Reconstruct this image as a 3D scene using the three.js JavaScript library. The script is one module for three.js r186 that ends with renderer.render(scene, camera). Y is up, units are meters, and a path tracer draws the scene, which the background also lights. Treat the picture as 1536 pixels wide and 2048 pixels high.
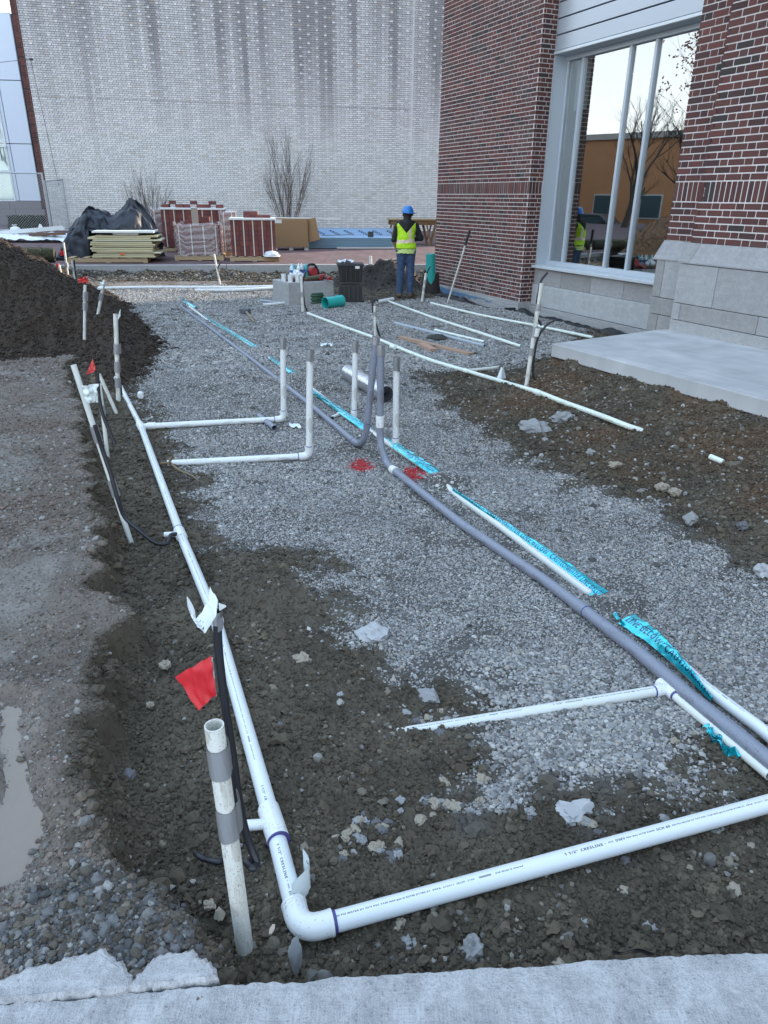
import * as THREE from 'three';
import { mergeGeometries, toCreasedNormals } from 'three/addons/utils/BufferGeometryUtils.js';
import { RoundedBoxGeometry } from 'three/addons/geometries/RoundedBoxGeometry.js';
import { MarchingCubes } from 'three/addons/objects/MarchingCubes.js';
import { createNoise2D, createNoise3D } from 'simplex-noise';

// ------------------------------------------------------------------ camera, sky, sun, exposure
const scene = new THREE.Scene();
const camera = new THREE.PerspectiveCamera(71.59, 768 / 1024, 0.05, 600);
camera.rotation.order = 'YXZ';
camera.position.set(0, 2.0, 0);
camera.rotation.set(THREE.MathUtils.degToRad(-23.8), 0, 0.0115);

const renderer = new THREE.WebGLRenderer({ antialias: true });
renderer.setSize(768, 1024);
renderer.toneMapping = THREE.LinearToneMapping;
renderer.toneMappingExposure = 3.6;
renderer.shadowMap.enabled = true;

const sunDir = new THREE.Vector3(0.74, 0.20, -0.60).normalize();
{
  const w = 512, h = 256, data = new Float32Array(w * h * 4);
  for (let j = 0; j < h; j++) {
    const el = ((j + 0.5) / h - 0.5) * Math.PI;
    for (let i = 0; i < w; i++) {
      const az = ((i + 0.5) / w - 0.5) * 2 * Math.PI;
      const d = new THREE.Vector3(Math.cos(el) * Math.cos(az), Math.sin(el), Math.cos(el) * Math.sin(az));
      const up = Math.max(0, d.y), k = Math.pow(1 - up, 3.0);
      const c = Math.max(0, d.dot(sunDir)), glow = Math.pow(c, 14) * 0.5 * (1 - up);
      const o = (j * w + i) * 4;
      data[o] = 0.35 + 0.43 * k + glow * 1.0;
      data[o + 1] = 0.475 + 0.31 * k + glow * 0.82;
      data[o + 2] = 0.645 + 0.10 * k + glow * 0.55;
      data[o + 3] = 1;
    }
  }
  const t = new THREE.DataTexture(data, w, h, THREE.RGBAFormat, THREE.FloatType);
  t.mapping = THREE.EquirectangularReflectionMapping; t.magFilter = THREE.LinearFilter; t.minFilter = THREE.LinearFilter;
  t.colorSpace = THREE.LinearSRGBColorSpace; t.needsUpdate = true;
  scene.background = t; scene.environment = t;
}
const sun = new THREE.DirectionalLight(new THREE.Color(1.0, 0.84, 0.66), 3.4);
sun.position.copy(sunDir).multiplyScalar(90); sun.target.position.set(0, 0, -12);
sun.castShadow = true; sun.shadow.mapSize.set(4096, 4096);
Object.assign(sun.shadow.camera, { left: -60, right: 60, top: 60, bottom: -60, near: 1, far: 220 });
scene.add(sun, sun.target);

// ------------------------------------------------------------------ helpers
let seed = 20417;
function rnd() { seed |= 0; seed = seed + 0x6D2B79F5 | 0; let t = Math.imul(seed ^ seed >>> 15, 1 | seed); t = t + Math.imul(t ^ t >>> 7, 61 | t) ^ t; return ((t ^ t >>> 14) >>> 0) / 4294967296; }
const rr = (a, b) => a + (b - a) * rnd();
const n2 = createNoise2D(rnd), n3 = createNoise3D(rnd);
const fbm = (x, y, o = 4) => { let s = 0, a = 0.5, f = 1; for (let i = 0; i < o; i++) { s += a * n2(x * f, y * f); f *= 2.03; a *= 0.5; } return s; };
const V = (p) => new THREE.Vector3(p[0], p[1], p[2]);
const lerp = (a, b, t) => a + (b - a) * t;
const clamp = (x, a = 0, b = 1) => Math.min(b, Math.max(a, x));
const sst = (a, b, x) => { const t = clamp((x - a) / (b - a)); return t * t * (3 - 2 * t); };
function interp(x, xs, ys) {
  if (x <= xs[0]) return ys[0];
  for (let i = 1; i < xs.length; i++) if (x <= xs[i]) return lerp(ys[i - 1], ys[i], (x - xs[i - 1]) / (xs[i] - xs[i - 1]));
  return ys[ys.length - 1];
}
const taken = {};
function numbered(n) { const k = taken[n] = (taken[n] || 0) + 1; return k === 1 ? n : n + '_' + String(k - 1).padStart(3, '0'); }
function shad(o) { o.castShadow = true; o.receiveShadow = true; return o; }
function part(name, geo, mat, parent, label) { const m = shad(new THREE.Mesh(geo, mat)); m.name = name; if (label) m.userData.label = label; parent.add(m); return m; }
function tag(o, label, category, group) { o.userData.label = label; o.userData.category = category; if (group) o.userData.group = group; return o; }
function thing(name, label, category, pos = [0, 0, 0], turn = 0, group) {
  const o = new THREE.Group(); o.name = numbered(name); o.position.set(...pos); o.rotation.y = turn; scene.add(o); return tag(o, label, category, group);
}
function solo(name, geo, mat, label, category, group, pos, turn = 0) {
  const m = shad(new THREE.Mesh(geo, mat)); m.name = numbered(name); if (pos) m.position.set(...pos); m.rotation.y = turn; scene.add(m); return tag(m, label, category, group);
}
function struct(name, geo, mat, parent) { const m = shad(new THREE.Mesh(geo, mat)); m.name = parent ? name : numbered(name); (parent || scene).add(m); if (!parent) m.userData.kind = 'structure'; return m; }
const L = (r, g, b) => new THREE.Color().setRGB(r, g, b);
function mat(r, g, b, rough = 0.8, extra = {}) { return new THREE.MeshStandardMaterial({ color: L(r, g, b), roughness: rough, ...extra }); }
function pmat(r, g, b, rough, extra = {}) { return new THREE.MeshPhysicalMaterial({ color: L(r, g, b), roughness: rough, ...extra }); }
function box(w, h, d, x = 0, y = 0, z = 0) { const g = new THREE.BoxGeometry(w, h, d); g.translate(x, y, z); return g; }
function rbox(w, h, d, r, x = 0, y = 0, z = 0) { const g = new RoundedBoxGeometry(w, h, d, 2, r); g.translate(x, y, z); return g; }
function xf(g, p = [0, 0, 0], r = [0, 0, 0]) { g.applyMatrix4(new THREE.Matrix4().compose(V(p), new THREE.Quaternion().setFromEuler(new THREE.Euler(...r)), new THREE.Vector3(1, 1, 1))); return g; }
function merge(list) { return mergeGeometries(list.map((g) => { let q = g.index ? g.toNonIndexed() : g; for (const k of Object.keys(q.attributes)) if (!['position', 'normal', 'uv'].includes(k)) q.deleteAttribute(k); if (!q.attributes.uv) q.setAttribute('uv', new THREE.BufferAttribute(new Float32Array(q.attributes.position.count * 2), 2)); return q; })); }
// beam between two points with rectangular section
function beam(a, b, w, h) { const A = V(a), B = V(b), len = A.distanceTo(B); const g = new THREE.BoxGeometry(w, h, len); const m = new THREE.Matrix4().lookAt(A, B, Math.abs(B.y - A.y) > 0.98 * len ? new THREE.Vector3(1, 0, 0) : new THREE.Vector3(0, 1, 0)); m.setPosition(A.add(B).multiplyScalar(0.5)); g.applyMatrix4(m); return g; }
// tube swept along a list of points; uv.x in metres, uv.y round the tube; hollow leaves the ends open with a wall
function sweep(pts, rad, o = {}) {
  const n = o.radial || 14, P = pts.map((p) => (p.isVector3 ? p : V(p))), pos = [], uv = [], idx = [];
  const T = P.map((p, i) => new THREE.Vector3().subVectors(P[Math.min(i + 1, P.length - 1)], P[Math.max(i - 1, 0)]).normalize());
  let N = Math.abs(T[0].y) > 0.9 ? new THREE.Vector3(1, 0, 0) : new THREE.Vector3(0, 1, 0);
  const frames = T.map((t) => { N = N.clone().addScaledVector(t, -N.dot(t)).normalize(); return [N.clone(), new THREE.Vector3().crossVectors(t, N)]; });
  const ring = (i, r, len) => { const [a, b] = frames[i]; for (let k = 0; k <= n; k++) { const w = k / n * 2 * Math.PI + (o.twist || 0), p = P[i].clone().addScaledVector(a, Math.cos(w) * r).addScaledVector(b, Math.sin(w) * r); pos.push(p.x, p.y, p.z); uv.push(len, k / n); } };
  const skin = (rf, flip) => { const s = pos.length / 3; let len = 0; for (let i = 0; i < P.length; i++) { if (i) len += P[i].distanceTo(P[i - 1]); ring(i, rf(i), len); } for (let i = 0; i < P.length - 1; i++) for (let k = 0; k < n; k++) { const a = s + i * (n + 1) + k, b = a + n + 1; flip ? idx.push(a, a + 1, b, b, a + 1, b + 1) : idx.push(a, b, a + 1, b, b + 1, a + 1); } };
  const R = (i) => (Array.isArray(rad) ? rad[i] : rad);
  const endcap = (i, r0, r1, flip) => { const s = pos.length / 3; ring(i, r0, 0); ring(i, r1, 0); for (let k = 0; k < n; k++) { const a = s + k, b = a + n + 1; flip ? idx.push(a, a + 1, b, b, a + 1, b + 1) : idx.push(a, b, a + 1, b, b + 1, a + 1); } };
  skin(R, false);
  const last = P.length - 1, w = o.wall || 0.86;
  if (o.hollow) { skin((i) => R(i) * w, true); endcap(0, R(0) * w, R(0), false); endcap(last, R(last), R(last) * w, false); }
  else { endcap(0, 1e-5, R(0), false); endcap(last, R(last), 1e-5, false); }
  const g = new THREE.BufferGeometry(); g.setAttribute('position', new THREE.Float32BufferAttribute(pos, 3)); g.setAttribute('uv', new THREE.Float32BufferAttribute(uv, 2)); g.setIndex(idx);
  g.computeVertexNormals(); return g;
}
const cyl = (a, b, r, o) => sweep([a, b], r, o);
function smooth(pts, n = 24) { return new THREE.CatmullRomCurve3(pts.map((p) => (p.isVector3 ? p : V(p))), false, 'centripetal').getPoints(n); }
function along(a, b, t) { return [lerp(a[0], b[0], t), lerp(a[1], b[1], t), lerp(a[2], b[2], t)]; }
function plus(a, x, y, z) { return [a[0] + x, a[1] + y, a[2] + z]; }
// arc that rounds the corner a-b-c with radius r
function bend(a, b, c, r, n = 10) { const A = V(a), B = V(b), C = V(c), u = A.clone().sub(B).normalize(), v = C.clone().sub(B).normalize(), out = []; for (let i = 0; i <= n; i++) { const t = i / n; out.push(B.clone().addScaledVector(u, r * (1 - t) * (1 - t)).addScaledVector(v, r * t * t)); } return out; }
// rumpled sheet: function (u, v) -> point
function sheet(fn, nu, nv, thick = 0) {
  const pos = [], uv = [], idx = [];
  for (let j = 0; j <= nv; j++) for (let i = 0; i <= nu; i++) { const p = fn(i / nu, j / nv); pos.push(p[0], p[1], p[2]); uv.push(i / nu, j / nv); }
  for (let j = 0; j < nv; j++) for (let i = 0; i < nu; i++) { const a = j * (nu + 1) + i, b = a + nu + 1; idx.push(a, a + 1, b, b, a + 1, b + 1); }
  let g = new THREE.BufferGeometry(); g.setAttribute('position', new THREE.Float32BufferAttribute(pos, 3)); g.setAttribute('uv', new THREE.Float32BufferAttribute(uv, 2)); g.setIndex(idx); g.computeVertexNormals();
  if (thick) { const g2 = g.clone(), p = g2.attributes.position, nn = g.attributes.normal; for (let i = 0; i < p.count; i++) p.setXYZ(i, p.getX(i) - nn.getX(i) * thick, p.getY(i) - nn.getY(i) * thick, p.getZ(i) - nn.getZ(i) * thick); const id = g2.index.array; for (let i = 0; i < id.length; i += 3) { const t = id[i]; id[i] = id[i + 1]; id[i + 1] = t; } g2.computeVertexNormals(); g = mergeGeometries([g, g2]); }
  return g;
}
// procedural textures
function canvasTex(w, h, draw, srgb = true) { const c = document.createElement('canvas'); c.width = w; c.height = h; draw(c.getContext('2d'), w, h); const t = new THREE.CanvasTexture(c); if (srgb) t.colorSpace = THREE.SRGBColorSpace; t.wrapS = t.wrapT = THREE.RepeatWrapping; t.anisotropy = 8; return t; }
function noiseTex(n, fn, srgb = false) {
  const d = new Uint8Array(n * n * 4);
  for (let j = 0; j < n; j++) for (let i = 0; i < n; i++) { const c = fn(i / n, j / n), o = (j * n + i) * 4; for (let k = 0; k < 3; k++) d[o + k] = clamp(Array.isArray(c) ? c[k] : c) * 255; d[o + 3] = 255; }
  const t = new THREE.DataTexture(d, n, n); t.magFilter = THREE.LinearFilter; t.minFilter = THREE.LinearMipmapLinearFilter; t.generateMipmaps = true; t.wrapS = t.wrapT = THREE.RepeatWrapping; if (srgb) t.colorSpace = THREE.SRGBColorSpace; t.needsUpdate = true; return t;
}
// noise that repeats seamlessly over the unit square
function tileFbm(u, v, f, o = 4) { const a = u * 2 * Math.PI, b = v * 2 * Math.PI, R = f / (2 * Math.PI); let s = 0, am = 0.5, k = 1; for (let i = 0; i < o; i++) { s += am * 0.7 * (n3(Math.cos(a) * R * k + 5, Math.sin(a) * R * k, Math.cos(b) * R * k + Math.sin(b) * R * k * 0.35) + n3(Math.cos(b) * R * k, Math.sin(b) * R * k + 9, Math.sin(a) * R * k - Math.cos(a) * R * k * 0.4)); am *= 0.5; k *= 2; } return s; }
const grainTex = noiseTex(256, (u, v) => 0.5 + 0.5 * tileFbm(u, v, 14, 5));
const speckTex = noiseTex(256, (u, v) => { const a = tileFbm(u, v, 30, 3), b = tileFbm(u + 0.3, v + 0.1, 6, 3); return 0.80 + 0.16 * a + 0.12 * b + (rnd() - 0.5) * 0.10; });

// lump of rock: an icosahedron pushed about by noise, some faces cut flat
function rockGeo(s, detail, rough, flat) {
  const g = new THREE.IcosahedronGeometry(1, detail), p = g.attributes.position, o = s * 17.3, cuts = [];
  for (let k = 0; k < 5; k++) cuts.push([new THREE.Vector3(Math.sin(o + k * 2.1), Math.cos(o * 1.3 + k * 1.7), Math.sin(o * 0.7 + k * 3.3)).normalize(), 0.62 + 0.2 * Math.abs(Math.sin(o + k))]);
  const v = new THREE.Vector3();
  for (let i = 0; i < p.count; i++) { v.fromBufferAttribute(p, i).normalize(); let r = 1 + rough * n3(v.x * 1.3 + o, v.y * 1.3, v.z * 1.3) + rough * 0.4 * n3(v.x * 3.1, v.y * 3.1 + o, v.z * 3.1); v.multiplyScalar(r); if (flat) for (const [n, d] of cuts) { const k = v.dot(n) - d; if (k > 0) v.addScaledVector(n, -k); } p.setXYZ(i, v.x, v.y, v.z); }
  g.deleteAttribute('normal'); g.deleteAttribute('uv'); const out = flat ? toCreasedNormals(g, 0.5) : g; if (!flat) { out.computeVertexNormals(); } return out;
}

// ------------------------------------------------------------------ ground: one sheet of dirt and gravel
const baseH = (d) => interp(d, [0, 1.2, 3, 5, 30], [0.45, 0.43, 0.30, 0.20, 0.20]);
const bankPts = [[-0.321, 0.564, -0.937], [-0.381, 0.563, -1.017], [-0.473, 0.561, -1.138], [-0.675, 0.558, -1.233], [-0.758, 0.546, -1.399], [-0.843, 0.531, -1.599], [-0.921, 0.509, -1.9], [-1.002, 0.489, -2.186], [-1.017, 0.472, -2.418], [-1.23, 0.453, -2.688], [-1.471, 0.41, -3.392], [-1.808, 0.373, -4.132], [-2.118, 0.34, -4.798], [-2.515, 0.33, -5.713], [-2.987, 0.33, -6.729], [-3.607, 0.33, -7.989]];
const bankD = bankPts.map((p) => -p[2]), bankX = bankPts.map((p) => p[0]);
const gravelPoly = [[-5.57, 0.2, -14.979], [-5.012, 0.2, -15.647], [-3.896, 0.2, -16.328], [-2.373, 0.2, -16.484], [-0.309, 0.2, -13.84], [1.069, 0.2, -14.702], [2.49, 0.2, -13.143], [3.176, 0.2, -11.294], [2.194, 0.2, -9.27], [1.333, 0.2, -8.249], [0.335, 0.2, -8.066], [0.537, 0.2, -6.82], [0.796, 0.2, -5.701], [1.156, 0.201, -4.978], [1.29, 0.227, -4.468], [1.685, 0.243, -4.142], [1.771, 0.271, -3.582], [1.888, 0.297, -3.057], [2.6, 0, -2.2], [1.376, 0.382, -1.869], [1.102, 0.386, -1.813], [0.882, 0.394, -1.701], [0.654, 0.404, -1.557], [0.347, 0.405, -1.552], [0.34, 0.389, -1.774], [0.421, 0.373, -1.989], [0.192, 0.366, -2.09], [0.01, 0.347, -2.344], [-0.164, 0.327, -2.628], [-0.303, 0.312, -2.841], [-0.191, 0.294, -3.115], [-0.557, 0.279, -3.412], [-0.892, 0.276, -3.47], [-1.105, 0.26, -3.797], [-1.23, 0.223, -4.537], [-1.695, 0.2, -5.474], [-2.216, 0.2, -6.516], [-2.648, 0.2, -7.281], [-2.923, 0.2, -9.474], [-3.829, 0.2, -11.277], [-6, 0, -15]];
const toePoly = [[-14, 0, -6.5], [-4.715, 0.2, -8.009], [-4.474, 0.2, -8.209], [-4.21, 0.2, -8.39], [-3.804, 0.2, -8.705], [-3.277, 0.2, -7.956], [-2.731, 0.2, -7.191], [-2.706, 0.2, -7.934], [-2.936, 0.2, -9.404], [-3.755, 0.2, -11.043], [-4.562, 0.2, -12.884], [-5.525, 0.2, -14.573], [-7.029, 0.2, -16.71], [-8.444, 0.2, -18.522], [-14, 0, -20]];
const paintSpots = [[-0.166, 0.204, -4.914], [0.217, 0.214, -4.725]];
const aggPoly = [[-0.784, 0.562, -1.059], [-0.714, 0.56, -1.182], [-0.523, 0.556, -1.251], [-0.41, 0.561, -1.113], [-0.366, 0.564, -0.978], [-0.574, 0.564, -0.965], [-0.754, 0.565, -0.912], [-0.849, 0.564, -0.978]];
function polySD(poly, x, z) { // negative inside
  let best = 1e9, inside = false;
  for (let i = 0, j = poly.length - 1; i < poly.length; j = i++) {
    const ax = poly[j][0], az = poly[j][2], bx = poly[i][0], bz = poly[i][2], dx = bx - ax, dz = bz - az;
    const t = clamp(((x - ax) * dx + (z - az) * dz) / (dx * dx + dz * dz)), ex = x - ax - dx * t, ez = z - az - dz * t; best = Math.min(best, ex * ex + ez * ez);
    if ((az > z) !== (bz > z) && x < ax + (z - az) / dz * dx) inside = !inside;
  }
  return Math.sqrt(best) * (inside ? -1 : 1);
}
const slabA = [1.694, 0.68, -7.263], slabB = [2.806, 0.68, -5.108], slabU = [(slabB[0] - slabA[0]), (slabB[2] - slabA[2])]; { const l = Math.hypot(...slabU); slabU[0] /= l; slabU[1] /= l; }
const curbFoot = (x) => -(18.46 + 0.163 * (x + 4.63));          // z of the plaza kerb's face
const plazaH = (x, z) => 0.45 + 0.03 * (curbFoot(x) - z);
function bankSide(x, z) { const d = -z, w = 0.045 * n2(x * 3.1, z * 3.1) * Math.min(2, d * 0.6) + 0.018 * n2(x * 11, z * 11); return interp(d, bankD, bankX) - x + w; }
function spoil(x, z) {
  const dx = x - slabA[0], dz = z - slabA[2], al = dx * slabU[0] + dz * slabU[1], q = dz * slabU[0] - dx * slabU[1]; // al along the slab edge, q outwards
  const w = 1.5 + 0.18 * n2(x * 0.9, z * 0.9);
  const qq = Math.max(0, q), fade = lerp(sst(-0.9, 0.15, al), sst(-1.0, 0.55, al), clamp(qq / 0.8));
  return { f: clamp(1 - qq / w) * fade, q, al };
}
const moundC = [-0.036, 0.2, -16.723], heapC = [-4.108, 0.2, -19.037], lowerSpots = [[[-0.78, 0.296, -3.071], 0.28, -0.03], [[-0.497, 0.271, -3.587], 0.3, -0.025], [[0.098, 0.25, -4.001], 0.22, -0.05], [[-2.286, 0.2, -8.272], 0.35, -0.03], [[-0.216, 0.272, -3.56], 0.3, 0.015], [[-0.498, 0.3, -2.996], 0.3, 0.05]];
const humps = [[[-1.466, 0.2, -9.025], 0.34, 0.07], [[-0.847, 0.2, -7.478], 0.36, 0.085], [[0.419, 0.221, -4.576], 0.16, 0.05], [[1.038, 0.315, -2.789], 0.11, 0.045], [[-0.082, 0.2, -5.668], 0.2, 0.03], [[-3.6, 0.2, -17.626], 0.45, 0.09], [[-2.501, 0.2, -6.416], 0.22, 0.06]];
const puddlePts = [[-1.209, 0.496, -1.811], [-1.131, 0.498, -1.781], [-1.048, 0.51, -1.619], [-0.968, 0.519, -1.493], [-0.924, 0.524, -1.417], [-0.86, 0.529, -1.347], [-0.828, 0.535, -1.265], [-0.83, 0.54, -1.197], [-0.857, 0.541, -1.155], [-0.911, 0.541, -1.148], [-1.01, 0.532, -1.311], [-1.01, 0.523, -1.435], [-1.09, 0.513, -1.574]], puddleY = 0.528;
function groundH(x, z, fine = true) {
  const d = -z; let h = baseH(d) + 0.012 * fbm(x * 0.7, z * 0.7, 3);
  const side = bankSide(x, z), hb = interp(d, [0.5, 1.5, 3, 5, 7, 8.6], [0.125, 0.13, 0.13, 0.12, 0.08, 0.03]);
  const step = sst(-0.07, 0.035, side);
  h += hb * step - 0.03 * sst(-0.5, -0.08, side) * (1 - step) * sst(7.5, 5, d);
  const sp = spoil(x, z); h += 0.36 * Math.pow(sp.f, 2.2) * (1 + 0.10 * n2(x * 2.3, z * 2.3)) * (sp.q < -0.05 ? 0.75 : 1);
  const ck = z - curbFoot(x); h += (0.09 + 0.05 * n2(x * 1.3, 3) + 0.04 * n2(x * 4.1, z * 4.1)) * Math.exp(-Math.pow((ck - 0.35) / 0.55, 2));
  let r = Math.hypot((x - moundC[0]) / 1.25, (z - moundC[2]) / 0.95); h += 0.50 * Math.exp(-r * r * 1.6) * (1 + 0.25 * n2(x * 2, z * 2));
  r = Math.hypot(x - heapC[0], z - heapC[2]); h += 0.2 * Math.exp(-r * r * 9);
  for (const [c, rad, a] of humps) { r = ((x - c[0]) ** 2 + (z - c[2]) ** 2) / (rad * rad); if (r < 6) h += a * Math.exp(-r * 1.3); }
  for (const [c, rad, a] of lowerSpots) { r = ((x - c[0]) ** 2 + (z - c[2]) ** 2) / (rad * rad); if (r < 6) h += a * Math.exp(-r * 1.3); }
  if (d > 9 && x > 0.4) { const fx = x - 2.4614, fz = z + 13.6, ft = fx * -0.90996 + fz * 0.41469, fs = fx * 0.41469 + fz * 0.90996; if (ft < 0.9 && fs > -4 && fs < 4.8) h -= 0.14 * sst(0.8, 0.3, ft + (fs > 0 ? 0.28 : 0) + 0.08 * n2(fs * 2, 5)) * sst(-4, -3.3, fs); }
  if (d < 2.6 && x < -0.6) { const ps = polySD(puddlePts, x, z); h = lerp(h, puddleY + clamp(ps * 0.5, -0.02, 0.03) + 0.004 * n2(x * 14, z * 14), sst(0.3, 0.02, ps)); }
  if (fine) {
    const g = gravelMask(x, z), rough = lerp(1, 0.25, Math.max(g, step * 0.75));
    h += rough * (0.016 * fbm(x * 6, z * 6, 3) + (d < 6 ? 0.010 * Math.abs(n2(x * 26, z * 26)) + (d < 3 ? 0.006 * n2(x * 70, z * 70) : 0) : 0));
  }
  return h;
}
function gravelMask(x, z) { const s = polySD(gravelPoly, x, z); if (s > 0.5) return 0; return sst(0.16, -0.14, s + 0.13 * n2(x * 2.6 + 7, z * 2.6) + 0.07 * n2(x * 9, z * 9 + 4)); }
const paleC = L(0.195, 0.178, 0.16), ruddyC = L(0.105, 0.076, 0.060); const soilC = L(0.056, 0.045, 0.031), brownC = L(0.082, 0.053, 0.031), bankC = L(0.140, 0.116, 0.098), darkC = L(0.022, 0.018, 0.015), gravC = L(0.070, 0.067, 0.062), clayC = L(0.092, 0.076, 0.053);
function groundCol(x, z, out) {
  const g = gravelMask(x, z), side = bankSide(x, z), sp = spoil(x, z), a = fbm(x * 1.7, z * 1.7, 4), b = n2(x * 9, z * 9);
  out.copy(soilC).lerp(clayC, clamp(0.35 + a * 0.8));
  const brown = clamp(sp.f * 2.2) * clamp(0.45 + 1.9 * fbm(x * 1.1 + 5, z * 1.1, 3)); out.lerp(brownC, brown);
  out.lerp(bankC, sst(-0.01, 0.09, side) * clamp(0.75 + 0.5 * a)); if (side > 0) { const m = fbm(x * 0.9 + 20, z * 0.9, 4); out.lerp(m > 0 ? paleC : ruddyC, sst(0.05, 0.3, side) * clamp(Math.abs(m) * 2.2 - 0.15)); }
  const ck = z - curbFoot(x); 
  const r = Math.hypot((x - moundC[0]) / 1.5, (z - moundC[2]) / 1.2); out.lerp(darkC, sst(1.25, 0.7, r + 0.15 * b));
  out.lerp(gravC, g * clamp(0.92 + 0.25 * a));
  return out.multiplyScalar(1 + 0.14 * b + 0.10 * n2(x * 31, z * 31));
}
const bumpMat = new THREE.MeshStandardMaterial({ vertexColors: true, roughness: 0.95, bumpMap: grainTex, bumpScale: 0.006 });
{
  const NR = 640, NC = 700, pos = new Float32Array((NR + 1) * (NC + 1) * 3), col = new Float32Array(pos.length), uv = new Float32Array((NR + 1) * (NC + 1) * 2), idx = new Uint32Array(NR * NC * 6), c = new THREE.Color();
  for (let j = 0; j <= NR; j++) {
    const d = 0.62 * Math.pow(22.5 / 0.62, j / NR), half = 0.80 * d + 1.1;
    for (let i = 0; i <= NC; i++) {
      const x = lerp(-half, half, i / NC), z = -d, o = (j * (NC + 1) + i);
      pos[o * 3] = x; pos[o * 3 + 2] = z; pos[o * 3 + 1] = groundH(x, z); groundCol(x, z, c); col[o * 3] = c.r; col[o * 3 + 1] = c.g; col[o * 3 + 2] = c.b; uv[o * 2] = x / 0.3; uv[o * 2 + 1] = z / 0.3;
    }
  }
  let k = 0; for (let j = 0; j < NR; j++) for (let i = 0; i < NC; i++) { const a = j * (NC + 1) + i, b = a + NC + 1; idx[k++] = a; idx[k++] = a + 1; idx[k++] = b; idx[k++] = b; idx[k++] = a + 1; idx[k++] = b + 1; }
  const g = new THREE.BufferGeometry(); g.setAttribute('position', new THREE.BufferAttribute(pos, 3)); g.setAttribute('color', new THREE.BufferAttribute(col, 3)); g.setAttribute('uv', new THREE.BufferAttribute(uv, 2)); g.setIndex(new THREE.BufferAttribute(idx, 1)); g.computeVertexNormals();
  struct('ground', g, bumpMat);
}
// wide land round the site, out to the horizon
{ const g = new THREE.PlaneGeometry(900, 900); g.rotateX(-Math.PI / 2); g.translate(0, -0.25, 0); struct('surrounding_land', g, mat(0.09, 0.088, 0.08, 0.95)); }

// heap of dark screened topsoil
function moundTop(x, z) { const s = -polySD(toePoly, x, z) + 0.10 * n2(x * 2.6, z * 2.6) + 0.06 * n2(x * 7, z * 7); if (s < -0.2) return -0.2; const t = Math.max(0, s); return (t < 0.25 ? s * 0.52 : 0.13 + (t - 0.25) * 0.60) * 1 - Math.max(0, t - 3.2) * 0.45 + 0.03 * fbm(x * 3, z * 3, 3); }
const soilMat = new THREE.MeshStandardMaterial({ color: L(0.037, 0.0265, 0.0185), roughness: 1, bumpMap: grainTex, bumpScale: 0.02 });
{
  const n = 300, g = sheet((u, v) => { const x = lerp(-13.5, -2.2, Math.pow(u, 0.8)), z = lerp(-6.6, -19, v); return [x, groundH(x, z, false) + moundTop(x, z) + 0.018 * fbm(x * 9, z * 9, 3) + 0.008 * n2(x * 30, z * 30), z]; }, n, n);
  const uv = g.attributes.uv, p = g.attributes.position; for (let i = 0; i < uv.count; i++) uv.setXY(i, p.getX(i) / 0.5, p.getZ(i) / 0.5);
  struct('topsoil_heap', g, soilMat);
}
// scattered stones: instanced, one object for each kind
function scatter(name, label, category, geos, count, make, rough = 0.9) {
  const bins = geos.map(() => []);
  for (let i = 0; i < count; i++) { const s = make(); if (s) bins[i % geos.length].push(s); }
  const q = new THREE.Quaternion(), e = new THREE.Euler(), m = new THREE.Matrix4(), p = new THREE.Vector3(), sc = new THREE.Vector3(), root = new THREE.Group();
  geos.forEach((g, k) => {
    const im = shad(new THREE.InstancedMesh(g, new THREE.MeshStandardMaterial({ color: 0xffffff, roughness: rough }), bins[k].length));
    bins[k].forEach((s, i) => { e.set(rr(-0.6, 0.6), rr(0, 6.28), rr(-0.6, 0.6)); q.setFromEuler(e); p.set(s.x, s.y, s.z); sc.set(s.r * rr(0.8, 1.3), s.r * rr(0.55, 0.95), s.r * rr(0.8, 1.3)); im.setMatrixAt(i, m.compose(p, q, sc)); im.setColorAt(i, s.c); });
    im.name = geos.length > 1 ? name + '_layer' : name; root.add(im);
  });
  root.name = numbered(name); root.userData = { kind: 'stuff', label, category }; scene.add(root);
}
const chip = [1, 2, 3].map((k) => rockGeo(k, 0, 0.35, false)), clod = [4, 5].map((k) => rockGeo(k, 1, 0.42, k === 5));
const pickD = (a, b, pw) => Math.pow(lerp(Math.pow(a, pw), Math.pow(b, pw), rnd()), 1 / pw);
const gravTone = [[0.32, 0.325, 0.33], [0.20, 0.205, 0.21], [0.40, 0.40, 0.395], [0.15, 0.148, 0.145], [0.33, 0.31, 0.28], [0.25, 0.255, 0.265]];
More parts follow.
